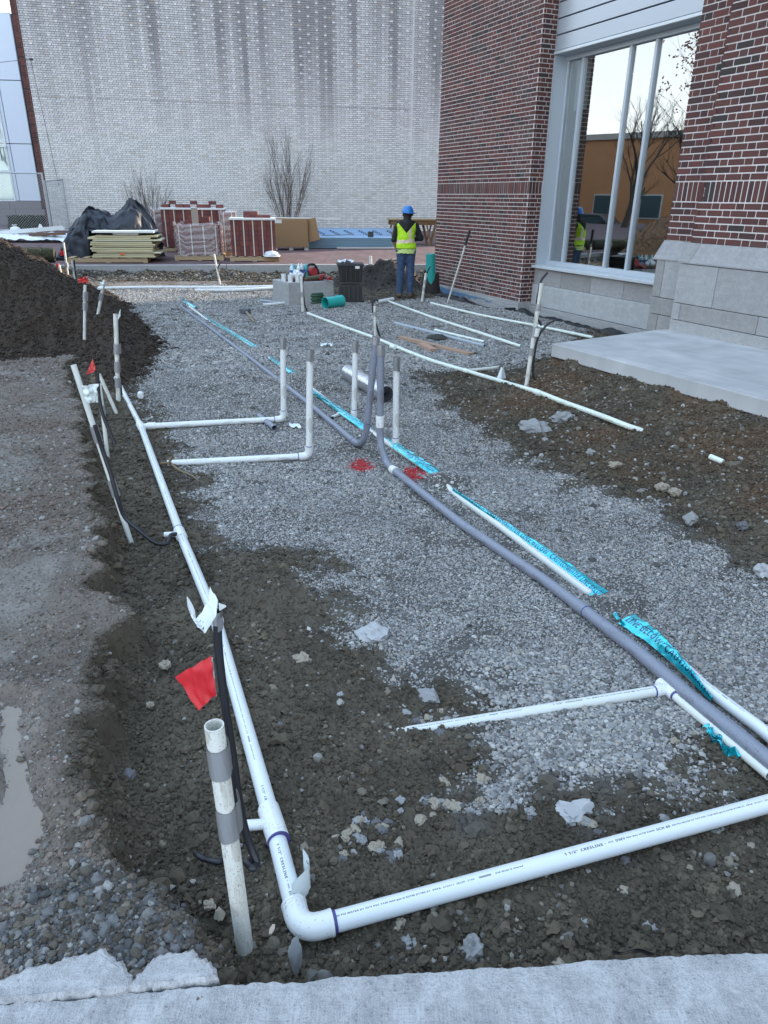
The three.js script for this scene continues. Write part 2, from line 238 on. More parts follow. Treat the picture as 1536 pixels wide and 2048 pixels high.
scatter('gravel', 'grey crushed stone gravel spread over the site', 'gravel', chip, 1400000, () => {
  const d = pickD(1.5, 19, 0.7), x = rr(-1, 1) * (0.66 * d + 0.5), z = -d; if (x < -0.45 * d && d < 4) return null;
  const m = gravelMask(x, z); if (rnd() > m * 1.05) return null;
  const patch = fbm(x * 1.6 + 3, z * 1.6, 3), dirty = clamp((patch - 0.11) * 3.2); if (rnd() < dirty * 0.75) return null;
  const r = (d < 4 ? 0.0037 : d < 8 ? 0.0050 : 0.0080) * rr(0.6, 1.6) * (rnd() < 0.04 ? 1.9 : 1) * (d < 4 && x > 0.3 && d < 2.4 ? 1.25 : 1), t = gravTone[Math.floor(rnd() * 6)], k = rr(0.70, 1.20) * (1 - 0.16 * clamp(0.5 + fbm(x * 0.9 + 60, z * 0.9, 3)));
  const c = L(t[0] * k * 1.02, t[1] * k, t[2] * k * 0.97);
  for (const s of paintSpots) { const q = Math.hypot((x - s[0]) * 1.0, (z - s[2]) * 0.55) + 0.03 * n2(x * 25, z * 25); if ((q < 0.078 && rnd() < 0.9) || (q < 0.10 && rnd() < 0.3)) c.setRGB(0.42 * k, 0.025, 0.028); }
  return { x, y: groundH(x, z, false) + r * 0.25, z, r, c };
});
scatter('dirt_crumbs', 'crumbled brown dirt and grit over the trench', 'dirt', clod, 260000, () => {
  const d = pickD(0.85, 17, 0.35), x = rr(-1, 1) * (0.66 * d + 0.5), z = -d; const m = gravelMask(x, z); if (rnd() < m * 0.97) return null;
  const side = bankSide(x, z), bank = side > 0.05; if (bank && rnd() < 0.1) return null; if (polySD(toePoly, x, z) < 0 && d > 6) return null;
  const face = side > -0.35 && side < 0.06, r = (d < 3 ? 0.0038 : 0.007) * rr(0.45, 1.3) * (rnd() < 0.05 ? 2.4 : 1) * (face ? 1.35 : 1) * (d > 7 ? 1.5 : 1);
  const c = groundCol(x, z, new THREE.Color()).multiplyScalar(rr(0.75, 1.35)); if (bank) { const q = rnd(); if (q < 0.16) c.setRGB(0.25, 0.24, 0.225); else if (q < 0.3) c.setRGB(0.17, 0.125, 0.105); } return { x, y: groundH(x, z) + r * 0.2, z, r: bank ? r * 0.75 : r, c };
}, 1);
scatter('loose_pebbles', 'small grey and tan pebbles mixed into the dirt', 'pebbles', [rockGeo(7, 1, 0.34, true), rockGeo(8, 1, 0.36, true)], 17000, () => {
  const d = pickD(0.9, 14, 0.3), x = rr(-1, 1) * (0.66 * d + 0.5), z = -d; if (rnd() < gravelMask(x, z)) return null; if (polySD(toePoly, x, z) < 0.1 && d > 6) return null;
  const cl = fbm(x * 1.9 + 11, z * 1.9, 3); const onSpoil = spoil(x, z).f > 0.02; if (rnd() > clamp(0.35 + 1.6 * cl) * (onSpoil ? 1 : 0.8)) return null;
  const r = rr(0.0035, 0.0085) * (rnd() < 0.09 ? 2 : 1) * (d > 4 ? 1.4 : 1) * (onSpoil && rnd() < 0.15 ? 1.9 : 1), k = rr(0.7, 1.25), t = rnd() < 0.5 ? [0.15, 0.130, 0.100] : rnd() < 0.7 ? [0.14, 0.135, 0.125] : [0.25, 0.24, 0.215];
  return { x, y: groundH(x, z) + r * 0.12, z, r, c: L(t[0] * k, t[1] * k, t[2] * k) };
});
scatter('crushed_aggregate', 'grey broken aggregate heaped beside the cracked slab', 'aggregate', [rockGeo(9, 1, 0.3, true), rockGeo(10, 1, 0.34, true)], 12000, () => {
  const x = rr(-1.15, -0.25), z = rr(-1.35, -0.8), s = polySD(aggPoly, x, z); if (s > 0.05 * n2(x * 9, z * 9)) return null;
  const r = rr(0.0028, 0.0075) * (rnd() < 0.07 ? 2 : 1), k = rr(0.5, 1.25), t = rnd() < 0.5 ? [0.105, 0.106, 0.108] : rnd() < 0.8 ? [0.085, 0.073, 0.057] : [0.22, 0.215, 0.205]; return { x, y: groundH(x, z) + r * 0.3, z, r, c: L(t[0] * k, t[1] * k, t[2] * k) };
});
scatter('soil_crumbs', 'dark crumbs of topsoil on the heap and its edge', 'soil', [clod[0]], 95000, () => {
  const d = pickD(7, 17, 0.8), x = rr(-8.5, -2.3), z = -d, t = moundTop(x, z); if (t < -0.06 || (t < 0 && rnd() < 0.6)) return null; if (x < -0.62 * d - 0.3) return null;
  const r = rr(0.005, 0.013) * (t < 0.08 ? 1.3 : 1) * (rnd() < 0.02 ? 2 : 1), k = rr(0.6, 1.5); return { x, y: groundH(x, z, false) + Math.max(0, t) + r * 0.3, z, r, c: L(0.038 * k, 0.027 * k, 0.019 * k) };
}, 1);
scatter('dirt_clods', 'dark clods and broken lumps of earth in the near trench', 'dirt', [rockGeo(31, 1, 0.4, true), rockGeo(32, 1, 0.45, false)], 7000, () => {
  const d = pickD(0.9, 4.2, 0.6), x = rr(-1, 1) * (0.66 * d + 0.4), z = -d; if (rnd() < gravelMask(x, z) * 1.2 || bankSide(x, z) > 0.03) return null; if (fbm(x * 2.4 + 40, z * 2.4, 3) < 0.04) return null;
  const r = rr(0.006, 0.015) * (rnd() < 0.08 ? 1.7 : 1), c = groundCol(x, z, new THREE.Color()).multiplyScalar(rr(0.8, 1.45)); return { x, y: groundH(x, z) + r * 0.15, z, r, c };
}, 1);
scatter('spoil_rubble', 'clods, grit and stones covering the spoil bank', 'dirt', [rockGeo(33, 1, 0.4, true), chip[0]], 60000, () => {
  const x = rr(-0.2, 4.2), z = rr(-8.6, -2.4), sp = spoil(x, z); if (sp.f < 0.01 || sp.q < 0 || rnd() < gravelMask(x, z)) return null;
  const r = rr(0.004, 0.013) * (rnd() < 0.05 ? 2.1 : 1), k = rr(0.7, 1.35), st = rnd(); const c = st < 0.86 ? groundCol(x, z, new THREE.Color()).multiplyScalar(k) : st < 0.95 ? L(0.15 * k, 0.135 * k, 0.11 * k) : L(0.27 * k, 0.27 * k, 0.26 * k); return { x, y: groundH(x, z) + r * 0.2, z, r, c };
}, 1);
scatter('verge_crumbs', 'clods and grit along the foot of the plaza kerb', 'dirt', [clod[0], chip[1]], 16000, () => {
  const x = rr(-9.5, 4), z = curbFoot(x) + Math.abs(rr(0, 1.5)), r = rr(0.010, 0.028) * (rnd() < 0.06 ? 1.8 : 1), k = rr(0.6, 1.5); if (gravelMask(x, z) > 0.6) return null;
  const t = rnd() < 0.75 ? [0.06, 0.05, 0.037] : [0.16, 0.155, 0.14]; return { x, y: groundH(x, z) + r * 0.2, z, r, c: L(t[0] * k, t[1] * k, t[2] * k) };
}, 1);
// rain puddle in the wheel rut on the left bank
{
  const sh = new THREE.Shape();
  const sp = new THREE.CatmullRomCurve3(puddlePts.map((p) => V(p)), true).getPoints(60); sp.forEach((p, i) => (i ? sh.lineTo(p.x, -p.z) : sh.moveTo(p.x, -p.z)));
  const g = new THREE.ShapeGeometry(sh); g.rotateX(-Math.PI / 2); g.translate(0, 0.0, 0); { const p = g.attributes.position; for (let i = 0; i < p.count; i++) p.setY(i, puddleY); }
  struct('puddle', g, pmat(0.215, 0.18, 0.15, 0.1, { ior: 1.33, bumpMap: grainTex, bumpScale: 0.002 }));
}

// ------------------------------------------------------------------ red brick building on the right
const concreteMat = new THREE.MeshStandardMaterial({ color: L(0.42, 0.42, 0.415), roughness: 0.9, map: speckTex, bumpMap: grainTex, bumpScale: 0.002 });
const uvBox = (g, s) => { const p = g.attributes.position, n = g.attributes.normal, uv = g.attributes.uv; for (let i = 0; i < p.count; i++) { const a = Math.abs(n.getX(i)), b = Math.abs(n.getY(i)); a > 0.6 ? uv.setXY(i, p.getZ(i) / s, p.getY(i) / s) : b > 0.6 ? uv.setXY(i, p.getX(i) / s, p.getZ(i) / s) : uv.setXY(i, p.getX(i) / s, p.getY(i) / s); } return g; };
const mortarMat = mat(0.66, 0.62, 0.59, 0.95, { bumpMap: grainTex, bumpScale: 0.004 });
const brickTones = [[0.108, 0.040, 0.033], [0.086, 0.032, 0.028], [0.128, 0.044, 0.036], [0.066, 0.030, 0.028], [0.044, 0.032, 0.030], [0.098, 0.046, 0.038]];
const toneOf = () => { const r = rnd(); return r < 0.34 ? 0 : r < 0.58 ? 1 : r < 0.72 ? 2 : r < 0.86 ? 3 : r < 0.93 ? 4 : 5; };
const CP = 0.0677, PER = 0.3048, J = 0.0125;
// list of bricks of a Flemish-bond wall face: along s from s0 to s1, courses from y0 to y1, soldier course at ys
function bond(s0, s1, y0, y1, ys, odd = 0, proud) {
  const out = []; let y = y0, k = odd;
  while (y < y1) {
    if (ys !== undefined && Math.abs(y - ys) < CP * 0.5) { for (let s = s0; s < s1 - 0.02; s += CP) { const e = Math.min(s + CP - J, s1); out.push({ s: (s + e) / 2, y: y + (CP * 3 - J) / 2, w: e - s, h: CP * 3 - J, kind: 2, k }); } y += CP * 3; k++; continue; }
    let s = s0 - (k % 2 ? 0.2032 * 0.5 + 0.0508 : 0), hd = false, j = 0;
    while (s < s1) { const w = hd ? 0.1016 : 0.2032, a = Math.max(s, s0), b = Math.min(s + w - J, s1); if (b - a > 0.02) out.push({ s: (a + b) / 2, y: y + (CP - J) / 2, w: b - a, h: CP - J, kind: hd ? 1 : 0, k, j: Math.floor(j / 2) }); s += w; hd = !hd; j++; }
    y += CP; k++;
  }
  return out;
}
const stretcherG = new RoundedBoxGeometry(0.1927, CP - J, 0.09, 1, 0.004), headerG = new RoundedBoxGeometry(0.0911, CP - J, 0.09, 1, 0.004), soldierG = new RoundedBoxGeometry(CP - J, CP * 3 - J, 0.09, 1, 0.004), unitG = new THREE.BoxGeometry(1, 1, 1);
const brickMats = brickTones.map((t) => mat(t[0], t[1], t[2], 0.85, { bumpMap: grainTex, bumpScale: 0.003 }));
function laySingles(list, place, parent, cap) {
  list.forEach((b, i) => {
    if (i >= cap) return;
    const full = (b.kind === 0 && b.w > 0.19) ? stretcherG : (b.kind === 1 && b.w > 0.09) ? headerG : (b.kind === 2 && b.w > 0.05) ? soldierG : unitG;
    const m = part('brick', full, brickMats[toneOf()], parent); place(m, b); if (full === unitG) m.scale.set(b.w, b.h, 0.09); m.rotation.z = rr(-0.004, 0.004);
  });
}
function layRest(list, place, parent, color, name = 'bricks') {
  const im = shad(new THREE.InstancedMesh(unitG, new THREE.MeshStandardMaterial({ roughness: 0.88 }), list.length)), o = new THREE.Object3D();
  list.forEach((b, i) => { o.scale.set(b.w, b.h, 0.09); o.rotation.set(0, 0, 0); place(o, b); o.updateMatrix(); im.setMatrixAt(i, o.matrix); im.setColorAt(i, color(b)); });
  im.name = name; im.userData.kind = 'stuff'; parent.add(im); return im;
}
const redTone = () => { const t = brickTones[toneOf()], k = rr(0.85, 1.15); return L(t[0] * k, t[1] * k, t[2] * k); };
const C0 = [2.461, 1.014, -13.6], PHI = THREE.MathUtils.degToRad(24.5);
const bld = thing('brick_building', 'dark red brick building with pale mortar, tall window and stone base', 'building', [C0[0], 0, C0[2]], -(Math.PI / 2 - PHI));
{
  // solid walls behind the bricks (mortar colour); local x runs along the facade towards the street, z points out of it
  const TOP = 13.4;
  struct('mortar_bed', merge([
    box(3.36, TOP - 0.27, 0.24, -1.69, (TOP + 0.27) / 2, -0.125), box(0.24, TOP - 0.27, 0.28, -0.126, (TOP + 0.27) / 2, -0.15),
    box(0.46, TOP - 1.6, 1.6, 4.975, (TOP + 1.6) / 2, 0.544), box(9.0, TOP - 1.6, 1.7, 9.712, (TOP + 1.6) / 2, 0.595)]), mortarMat, bld);
  struct('rear_wall', merge([box(0.25, TOP, 12, -3.25, TOP / 2, -6.3), box(17.5, TOP, 0.3, 5.4, TOP / 2, -12.2), box(0.3, TOP, 12, 14.0, TOP / 2, -6.2), box(17.6, 0.3, 13.8, 5.4, TOP + 0.15, -5.4), box(5.0, TOP - 4.8, 0.2, 2.3, (TOP + 4.8) / 2, -0.48), box(9.2, 1.6, 1.5, 9.8, 0.8, 0.56)]), mat(0.1, 0.05, 0.045, 0.9), bld);
  // bay next to the camera: recessed strip and the pier in front of it
  const bayA = bond(4.738, 5.2, 1.605, 6.6, 1.605 + 6 * CP, 0).map((b) => ({ ...b, t: 1.35 })), bayB = bond(5.205, 7.6, 1.60, 6.6, 1.60 + 6 * CP, 1).map((b) => ({ ...b, t: 1.45 }));
  const cornerSide = bond(0.0, 0.10, 1.60, 6.6, undefined, 1).map((b) => ({ ...b, side: true }));
  const placeBay = (m, b) => m.position.set(b.s, b.y, b.t - 0.045 + rr(-0.0015, 0.0015));
  const bay = [...bayA, ...bayB], near = (b) => (b.y - 1.9) ** 2 * 0.45 + (b.s - 5.5) ** 2;
  bay.sort((a, b) => near(a) - near(b));
  laySingles(bay, placeBay, bld, 290);
  layRest(bay.slice(290), placeBay, bld, redTone, 'upper_bricks');
  layRest(cornerSide, (m, b) => { m.position.set(5.205 + 0.047, b.y, 1.45 - b.s - 0.005); m.rotation.set(0, Math.PI / 2, 0); }, bld, redTone, 'corner_bricks');
  layRest([...bond(7.62, 14, 1.60, 6.6, 1.60 + 6 * CP, 0)], (m, b) => m.position.set(b.s, b.y, 1.45 - 0.045), bld, redTone, 'street_side_bricks');
  // far pier: face and the return into the window recess
  const ysF = 0.28 + 27 * CP - 0.025;
  const far = bond(-3.375, -0.012, 0.28, 8.4, 0.28 + 27 * CP, 0);
  layRest(far, (m, b) => m.position.set(b.s, b.y, -0.045 + rr(-0.002, 0.002)), bld, (b) => { const c = redTone(), w = fbm(b.s * 0.8, b.y * 0.8, 3); if (b.y < 0.7 && rnd() < 0.25) c.lerp(L(0.25, 0.23, 0.21), 0.35); return w > 0.2 ? c.lerp(L(0.1, 0.095, 0.09), 0.35 * rnd()) : c; }, 'far_pier_bricks');
  layRest(bond(0.0, 0.27, 0.28, 8.4, 0.28 + 27 * CP, 1), (m, b) => { m.position.set(-0.046, b.y, -0.006 - b.s); m.rotation.set(0, Math.PI / 2, 0); }, bld, redTone, 'return_bricks');
  // strip of blue membrane and smeared cement under the far pier
  const cementMat = new THREE.MeshStandardMaterial({ color: L(0.44, 0.44, 0.43), roughness: 0.95, map: speckTex, bumpMap: grainTex, bumpScale: 0.01 });
  part('footing', box(3.4, 0.56, 0.3, -1.69, -0.005, -0.125), cementMat, bld);
  part('blue_membrane', sheet((u, v) => { const s = lerp(-3.3, -0.9, u), top = 0.262 - 0.07 * u - 0.035 * Math.abs(n2(u * 14, 2)), bot = 0.12 + 0.05 * u + 0.04 * n2(u * 9, 5); return [s, lerp(bot, Math.max(bot + 0.02, top), v), 0.030 + 0.004 * n2(u * 30, v * 4)]; }, 80, 6, 0.003), mat(0.11, 0.20, 0.33, 0.6), bld, 'blue waterproofing membrane along the pier foot');
  // window opening: metal panel boards above, deep metal jamb, frame, mullions, panes
  const panelMat = mat(0.46, 0.50, 0.54, 0.42, { metalness: 0.35 }), frameMat = mat(0.50, 0.55, 0.60, 0.4, { metalness: 0.25 }), darkJoint = mat(0.03, 0.03, 0.035, 0.8);
  part('panel_backing', box(4.75, 4.2, 0.05, 2.37, 6.33, -0.345), darkJoint, bld);
  let y = 4.235; for (let i = 0; i < 18; i++) { const h = 0.225; part('metal_board', rbox(4.72, h - 0.018, 0.03, 0.006, 2.365, y + h / 2, -0.295), panelMat, bld); y += h; }
  part('header_trim', rbox(4.74, 0.045, 0.08, 0.008, 2.37, 4.212, -0.30), mat(0.62, 0.66, 0.68, 0.4, { metalness: 0.3 }), bld);
  part('soffit', box(4.74, 0.03, 0.24, 2.37, 4.20, -0.45), frameMat, bld);
  part('jamb', box(0.03, 3.30, 0.26, 0.012, 2.545, -0.415), frameMat, bld);
  const win = new THREE.Group(); win.name = 'window'; bld.add(win);
  const T = -0.56, sill = 0.93, head = 4.185;
  part('frame', merge([rbox(4.7, 0.07, 0.12, 0.006, 2.37, sill + 0.035, T), rbox(4.7, 0.07, 0.12, 0.006, 2.37, head - 0.035, T), rbox(0.05, head - sill - 0.14, 0.08, 0.006, 0.052, (head + sill) / 2, T)]), frameMat, win);
  const mull = [0.45, 1.555, 2.08, 3.2, 4.1], edges = [0.08, ...mull, 4.7];
  for (const s of mull) part('mullion', rbox(0.052, head - sill - 0.14, 0.075, 0.005, s, (head + sill) / 2, T + 0.008), frameMat, win);
  const glassMat = pmat(0.80, 0.86, 0.86, 0.004, { transmission: 1, thickness: 0, ior: 3.4 });
  for (let i = 0; i < edges.length - 1; i++) part('pane', box(edges[i + 1] - edges[i] - 0.05, head - sill - 0.14, 0.006, (edges[i] + edges[i + 1]) / 2, (head + sill) / 2, T), glassMat, win);
  part('roller_blind', box(0.34, 0.72, 0.01, 0.27, 3.76, T - 0.14), mat(0.55, 0.58, 0.54, 0.9), bld);
  part('window_sill', rbox(4.74, 0.05, 0.36, 0.008, 2.37, 0.905, -0.38), mat(0.56, 0.60, 0.63, 0.5, { metalness: 0.2 }), bld);
  // stone blocks under the window, rough concrete band below
  const stoneMat = [0, 1, 2].map((k) => new THREE.MeshStandardMaterial({ color: L([0.36, 0.33, 0.40][k], [0.355, 0.325, 0.40][k], [0.35, 0.315, 0.395][k]), roughness: 0.85, map: speckTex, bumpMap: grainTex, bumpScale: 0.0015 }));
  for (let i = 0; i < 6; i++) part('stone_block', uvBox(rbox(0.785, 0.27, 0.2, 0.006, 0.395 + i * 0.79, 0.735, -0.375), 0.6), stoneMat[i % 3], bld);
  part('concrete_band', uvBox(rbox(4.74, 0.37, 0.24, 0.01, 2.37, 0.412, -0.37), 0.8), new THREE.MeshStandardMaterial({ color: L(0.50, 0.51, 0.51), roughness: 0.9, map: speckTex }), bld);
  part('footing', box(4.8, 0.4, 0.28, 2.4, 0.02, -0.36), cementMat, bld);
  // room behind the glass
  const roomMat = mat(0.20, 0.19, 0.17, 0.9);
  part('room', merge([box(10, 0.1, 6, 2, 0.6, -3.7), box(10, 0.1, 6, 2, 4.6, -3.7), box(10, 4, 0.1, 2, 2.6, -6.8), box(0.1, 4, 6, -2.9, 2.6, -3.8), box(0.1, 4, 6, 7, 2.6, -3.8)]), roomMat, bld);
  part('interior_column', merge([box(0.4, 3.9, 0.35, 2.9, 2.6, -2.2), box(0.25, 3.9, 0.25, 3.7, 2.6, -1.5)]), mat(0.32, 0.25, 0.16, 0.8), bld);
  part('interior_counter', box(2.2, 0.9, 0.6, 1.2, 1.1, -3.2), mat(0.05, 0.05, 0.06, 0.7), bld);
  // stone plinth of the bay: sloped cap stones over wall stones
  function capStone(s0, s1, t, leftHip) { // sloped top from the brick face out to the plinth face
    const sh = new THREE.Shape(); sh.moveTo(0, 1.395); sh.lineTo(0.135, 1.395); sh.lineTo(0.135, 1.41); sh.lineTo(0.008, 1.598); sh.lineTo(0, 1.598); sh.closePath();
    const g = new THREE.ExtrudeGeometry(sh, { depth: s1 - s0, bevelEnabled: false }); // x->out, z->along
    g.rotateY(-Math.PI / 2); g.scale(-1, 1, 1); const id = g.attributes.position; const a = id.array, nn = g.attributes.normal.array; for (let i = 0; i < a.length; i += 9) for (let k = 0; k < 3; k++) { let q = a[i + k]; a[i + k] = a[i + 6 + k]; a[i + 6 + k] = q; }
    const p = g.attributes.position; for (let i = 0; i < p.count; i++) { const al = p.getX(i), out = p.getZ(i); p.setXYZ(i, s0 + Math.abs(al) - (leftHip && Math.abs(al) < 1e-4 ? (0.02 + 0.0) : 0), p.getY(i), t + Math.abs(out)); }
    g.computeVertexNormals(); return uvBox(g, 0.6);
  }
  part('cap_stone', capStone(4.735, 5.235, 1.34, true), stoneMat[0], bld); part('cap_stone', capStone(5.205, 5.35, 1.44, true), stoneMat[1], bld); part('cap_stone', capStone(5.354, 6.9, 1.44), stoneMat[0], bld); part('cap_stone', capStone(6.904, 8.4, 1.44), stoneMat[2], bld);
  const blockSt = (s0, s1, y0, y1, t, m) => part('stone_block', uvBox(rbox(s1 - s0 - 0.005, y1 - y0 - 0.006, 0.3, 0.005, (s0 + s1) / 2, (y0 + y1) / 2, t - 0.15), 0.6), stoneMat[m], bld);
  blockSt(4.77, 4.90, 0.99, 1.395, 1.47, 1); blockSt(4.90, 5.24, 0.99, 1.395, 1.47, 2); blockSt(4.77, 5.24, 0.80, 0.99, 1.47, 1); blockSt(4.77, 4.92, 0.55, 0.80, 1.47, 1); blockSt(4.92, 5.24, 0.55, 0.80, 1.47, 0);
  blockSt(5.215, 5.75, 0.98, 1.39, 1.57, 2); blockSt(5.75, 6.9, 0.98, 1.39, 1.57, 0); blockSt(6.9, 8.4, 0.98, 1.39, 1.57, 2);
  blockSt(5.215, 5.33, 0.80, 0.98, 1.57, 2); blockSt(5.33, 6.34, 0.80, 0.98, 1.57, 1); blockSt(6.34, 7.2, 0.80, 0.98, 1.57, 0); blockSt(7.2, 8.4, 0.80, 0.98, 1.57, 1);
  blockSt(5.215, 8.4, 0.45, 0.80, 1.57, 2);
  part('plinth_core', box(9.4, 1.5, 1.3, 9.5, 0.64, 0.62), cementMat, bld);
  part('bay_side', box(0.3, TOP - 0.2, 1.9, 4.92, TOP / 2, 0.35), mat(0.1, 0.04, 0.035, 0.9), bld);
  // black drainage membrane loose along the wall foot
  const memb = mat(0.012, 0.012, 0.013, 0.55);
  part('black_membrane', sheet((u, v) => { const s = lerp(-3.4, 4.7, u), bump = 0.05 + 0.05 * Math.abs(n2(u * 22, 1)) + 0.05 * n2(u * 7, 9); return [s, 0.055 + (bump + 0.02) * Math.sin(v * Math.PI * 0.9 + 0.15) * 1.1 * (1 - 0.5 * Math.exp(-(((u - 0.30) / 0.06) ** 2))), (u < 0.41 ? 0.10 : -0.17) + v * (0.32 + 0.10 * n2(u * 16, 3)) + 0.02 * n2(u * 60, v * 6)]; }, 260, 14, 0.004), memb, bld, 'black membrane lying loose along the wall foot');
}
// concrete landing in front of the bay
{
  const A = [1.694, 0.68, -7.263], Bp = [3.099, 0.68, -8.199], R1 = [4.4, 0, -2.0], R2 = [8.2, 0, -3.6], C2 = [5.6, 0, -9.2];
  const sh = new THREE.Shape(); const q = [A, R1, R2, [7, 0, -8.0], Bp]; const S0 = [A[0], A[2]];
  const ux = slabU[0], uz = slabU[1]; const far = [A[0] + ux * 7, A[2] + uz * 7], rear = [Bp[0] + 3.2, Bp[2] - 1.0];
  [[A[0], A[2]], far, [far[0] + 3.6, far[1] - 1.6], rear, [Bp[0], Bp[2]]].forEach((p, i) => (i ? sh.lineTo(p[0], -p[1]) : sh.moveTo(p[0], -p[1])));
  const g = new THREE.ExtrudeGeometry(sh, { depth: 0.115, bevelEnabled: true, bevelSize: 0.008, bevelThickness: 0.008, bevelSegments: 2 }); g.rotateX(-Math.PI / 2); g.translate(0, 0.557, 0);
  const brushTex = noiseTex(512, (u, v) => 0.80 + 0.22 * tileFbm(u, v, 4, 4) + 0.05 * Math.sin(v * 2 * Math.PI * 70 + 3 * tileFbm(u, v, 3, 2)) + 0.22 * Math.max(0, n2(v * 26, u * 1.6)) * (0.5 + n2(u * 2, 3) * 0.5));
  const uv = g.attributes.uv, p = g.attributes.position; for (let i = 0; i < uv.count; i++) uv.setXY(i, (p.getX(i) * ux + p.getZ(i) * uz) / 1.7, (p.getX(i) * uz - p.getZ(i) * ux) / 1.7 + p.getY(i) * 0.04);
  struct('concrete_landing', g, new THREE.MeshStandardMaterial({ color: L(0.50, 0.50, 0.50), roughness: 0.88, map: brushTex, bumpMap: brushTex, bumpScale: 0.004 }));
}
// pavement in the foreground and two cracked-off pieces beside it
{
  const e = [[-1.6, -0.79], [-0.723, 0.58, -0.858], [-0.613, 0.58, -0.867], [-0.492, 0.58, -0.881], [-0.321, 0.58, -0.897], [-0.156, 0.58, -0.911], [0.043, 0.58, -0.926], [0.296, 0.58, -0.947], [0.556, 0.58, -0.966], [0.806, 0.58, -0.981], [2.2, -1.07]].map((p) => (p.length === 3 ? [p[0], p[2]] : p));
  const edge = []; for (let i = 0; i < e.length - 1; i++) for (let k = 0; k < 22; k++) { const t = k / 22, x = lerp(e[i][0], e[i + 1][0], t), z = lerp(e[i][1], e[i + 1][1], t); edge.push([x, z + 0.004 * n2(x * 5, 1) + 0.0022 * n2(x * 31, 2) + 0.0015 * n2(x * 90, 7)]); } edge.push(e[e.length - 1]);
  const sh = new THREE.Shape(); sh.moveTo(-1.6, -1.6); edge.slice().forEach((p) => sh.lineTo(p[0], -p[1])); sh.lineTo(2.2, -1.6); sh.closePath();
  const g = new THREE.ExtrudeGeometry(sh, { depth: 0.16, bevelEnabled: true, bevelSize: 0.004, bevelThickness: 0.006, bevelSegments: 1 }); g.rotateX(-Math.PI / 2); g.translate(0, 0.414, 0);
  const rough = noiseTex(512, (u, v) => { const a = tileFbm(u, v, 22, 4), b = tileFbm(u + 0.4, v + 0.2, 5, 3); const e = tileFbm(u + 0.7, v + 0.9, 44, 2); const f = tileFbm(u + 0.2, v + 0.6, 90, 2); return 0.80 + 0.26 * b + 0.16 * a + 0.20 * f - 0.5 * Math.max(0, e - 0.32) + (rnd() - 0.5) * 0.26; });
  const uv = g.attributes.uv, p = g.attributes.position; for (let i = 0; i < uv.count; i++) uv.setXY(i, p.getX(i) / 0.5, (p.getZ(i) + p.getY(i)) / 0.5);
  const walkMat = new THREE.MeshStandardMaterial({ color: L(0.42, 0.42, 0.425), roughness: 0.92, map: rough, bumpMap: rough, bumpScale: 0.006 });
  struct('pavement', g, walkMat);
  struct('street_slab', box(40, 0.12, 30, 0, 0.45, 16.6), concreteMat);
  function chunk(px, label) {
    const c = px.reduce((a, p) => [a[0] + p[0] / px.length, 0, a[2] + p[2] / px.length], [0, 0, 0]); const out = [];
    px.forEach((p, i) => { const q = px[(i + 1) % px.length]; for (let k = 0; k < 10; k++) { const t = k / 10, x = lerp(p[0], q[0], t) - c[0], z = lerp(p[2], q[2], t) - c[2]; out.push([x + 0.004 * n2(x * 60, z * 60), z + 0.005 * n2(z * 60, x * 60 + 4)]); } });
    const s2 = new THREE.Shape(); out.forEach((p, i) => (i ? s2.lineTo(p[0], -p[1]) : s2.moveTo(p[0], -p[1])));
    const gg = new THREE.ExtrudeGeometry(s2, { depth: 0.05, bevelEnabled: true, bevelSize: 0.006, bevelThickness: 0.006, bevelSegments: 1 }); gg.rotateX(-Math.PI / 2);
    const p2 = gg.attributes.position, u2 = gg.attributes.uv; for (let i = 0; i < u2.count; i++) { u2.setXY(i, p2.getX(i) / 0.4, p2.getZ(i) / 0.4 + p2.getY(i)); if (p2.getY(i) > 0.03) p2.setY(i, p2.getY(i) + 0.003 * n2(p2.getX(i) * 22, p2.getZ(i) * 22)); } gg.computeVertexNormals();
    const m = solo('broken_slab', gg, walkMat, label, 'slab', 'broken pieces of pavement', [c[0], 0.535, c[2]]); m.rotation.x = 0.03; m.rotation.z = 0.02; return m;
  }
  chunk([[-0.775, 0.58, -0.882], [-0.696, 0.58, -0.922], [-0.625, 0.58, -0.943], [-0.566, 0.58, -0.962], [-0.515, 0.58, -0.934], [-0.489, 0.58, -0.905], [-0.494, 0.58, -0.892], [-0.636, 0.58, -0.875], [-0.766, 0.58, -0.866]], 'long thin broken slab of pavement concrete with a ragged tapering end');
  chunk([[-0.482, 0.58, -0.902], [-0.46, 0.58, -0.935], [-0.443, 0.58, -0.953], [-0.381, 0.58, -0.96], [-0.334, 0.58, -0.932], [-0.323, 0.58, -0.914], [-0.402, 0.58, -0.905], [-0.485, 0.58, -0.894]], 'short broken slab of pavement concrete with a stone on top');
}

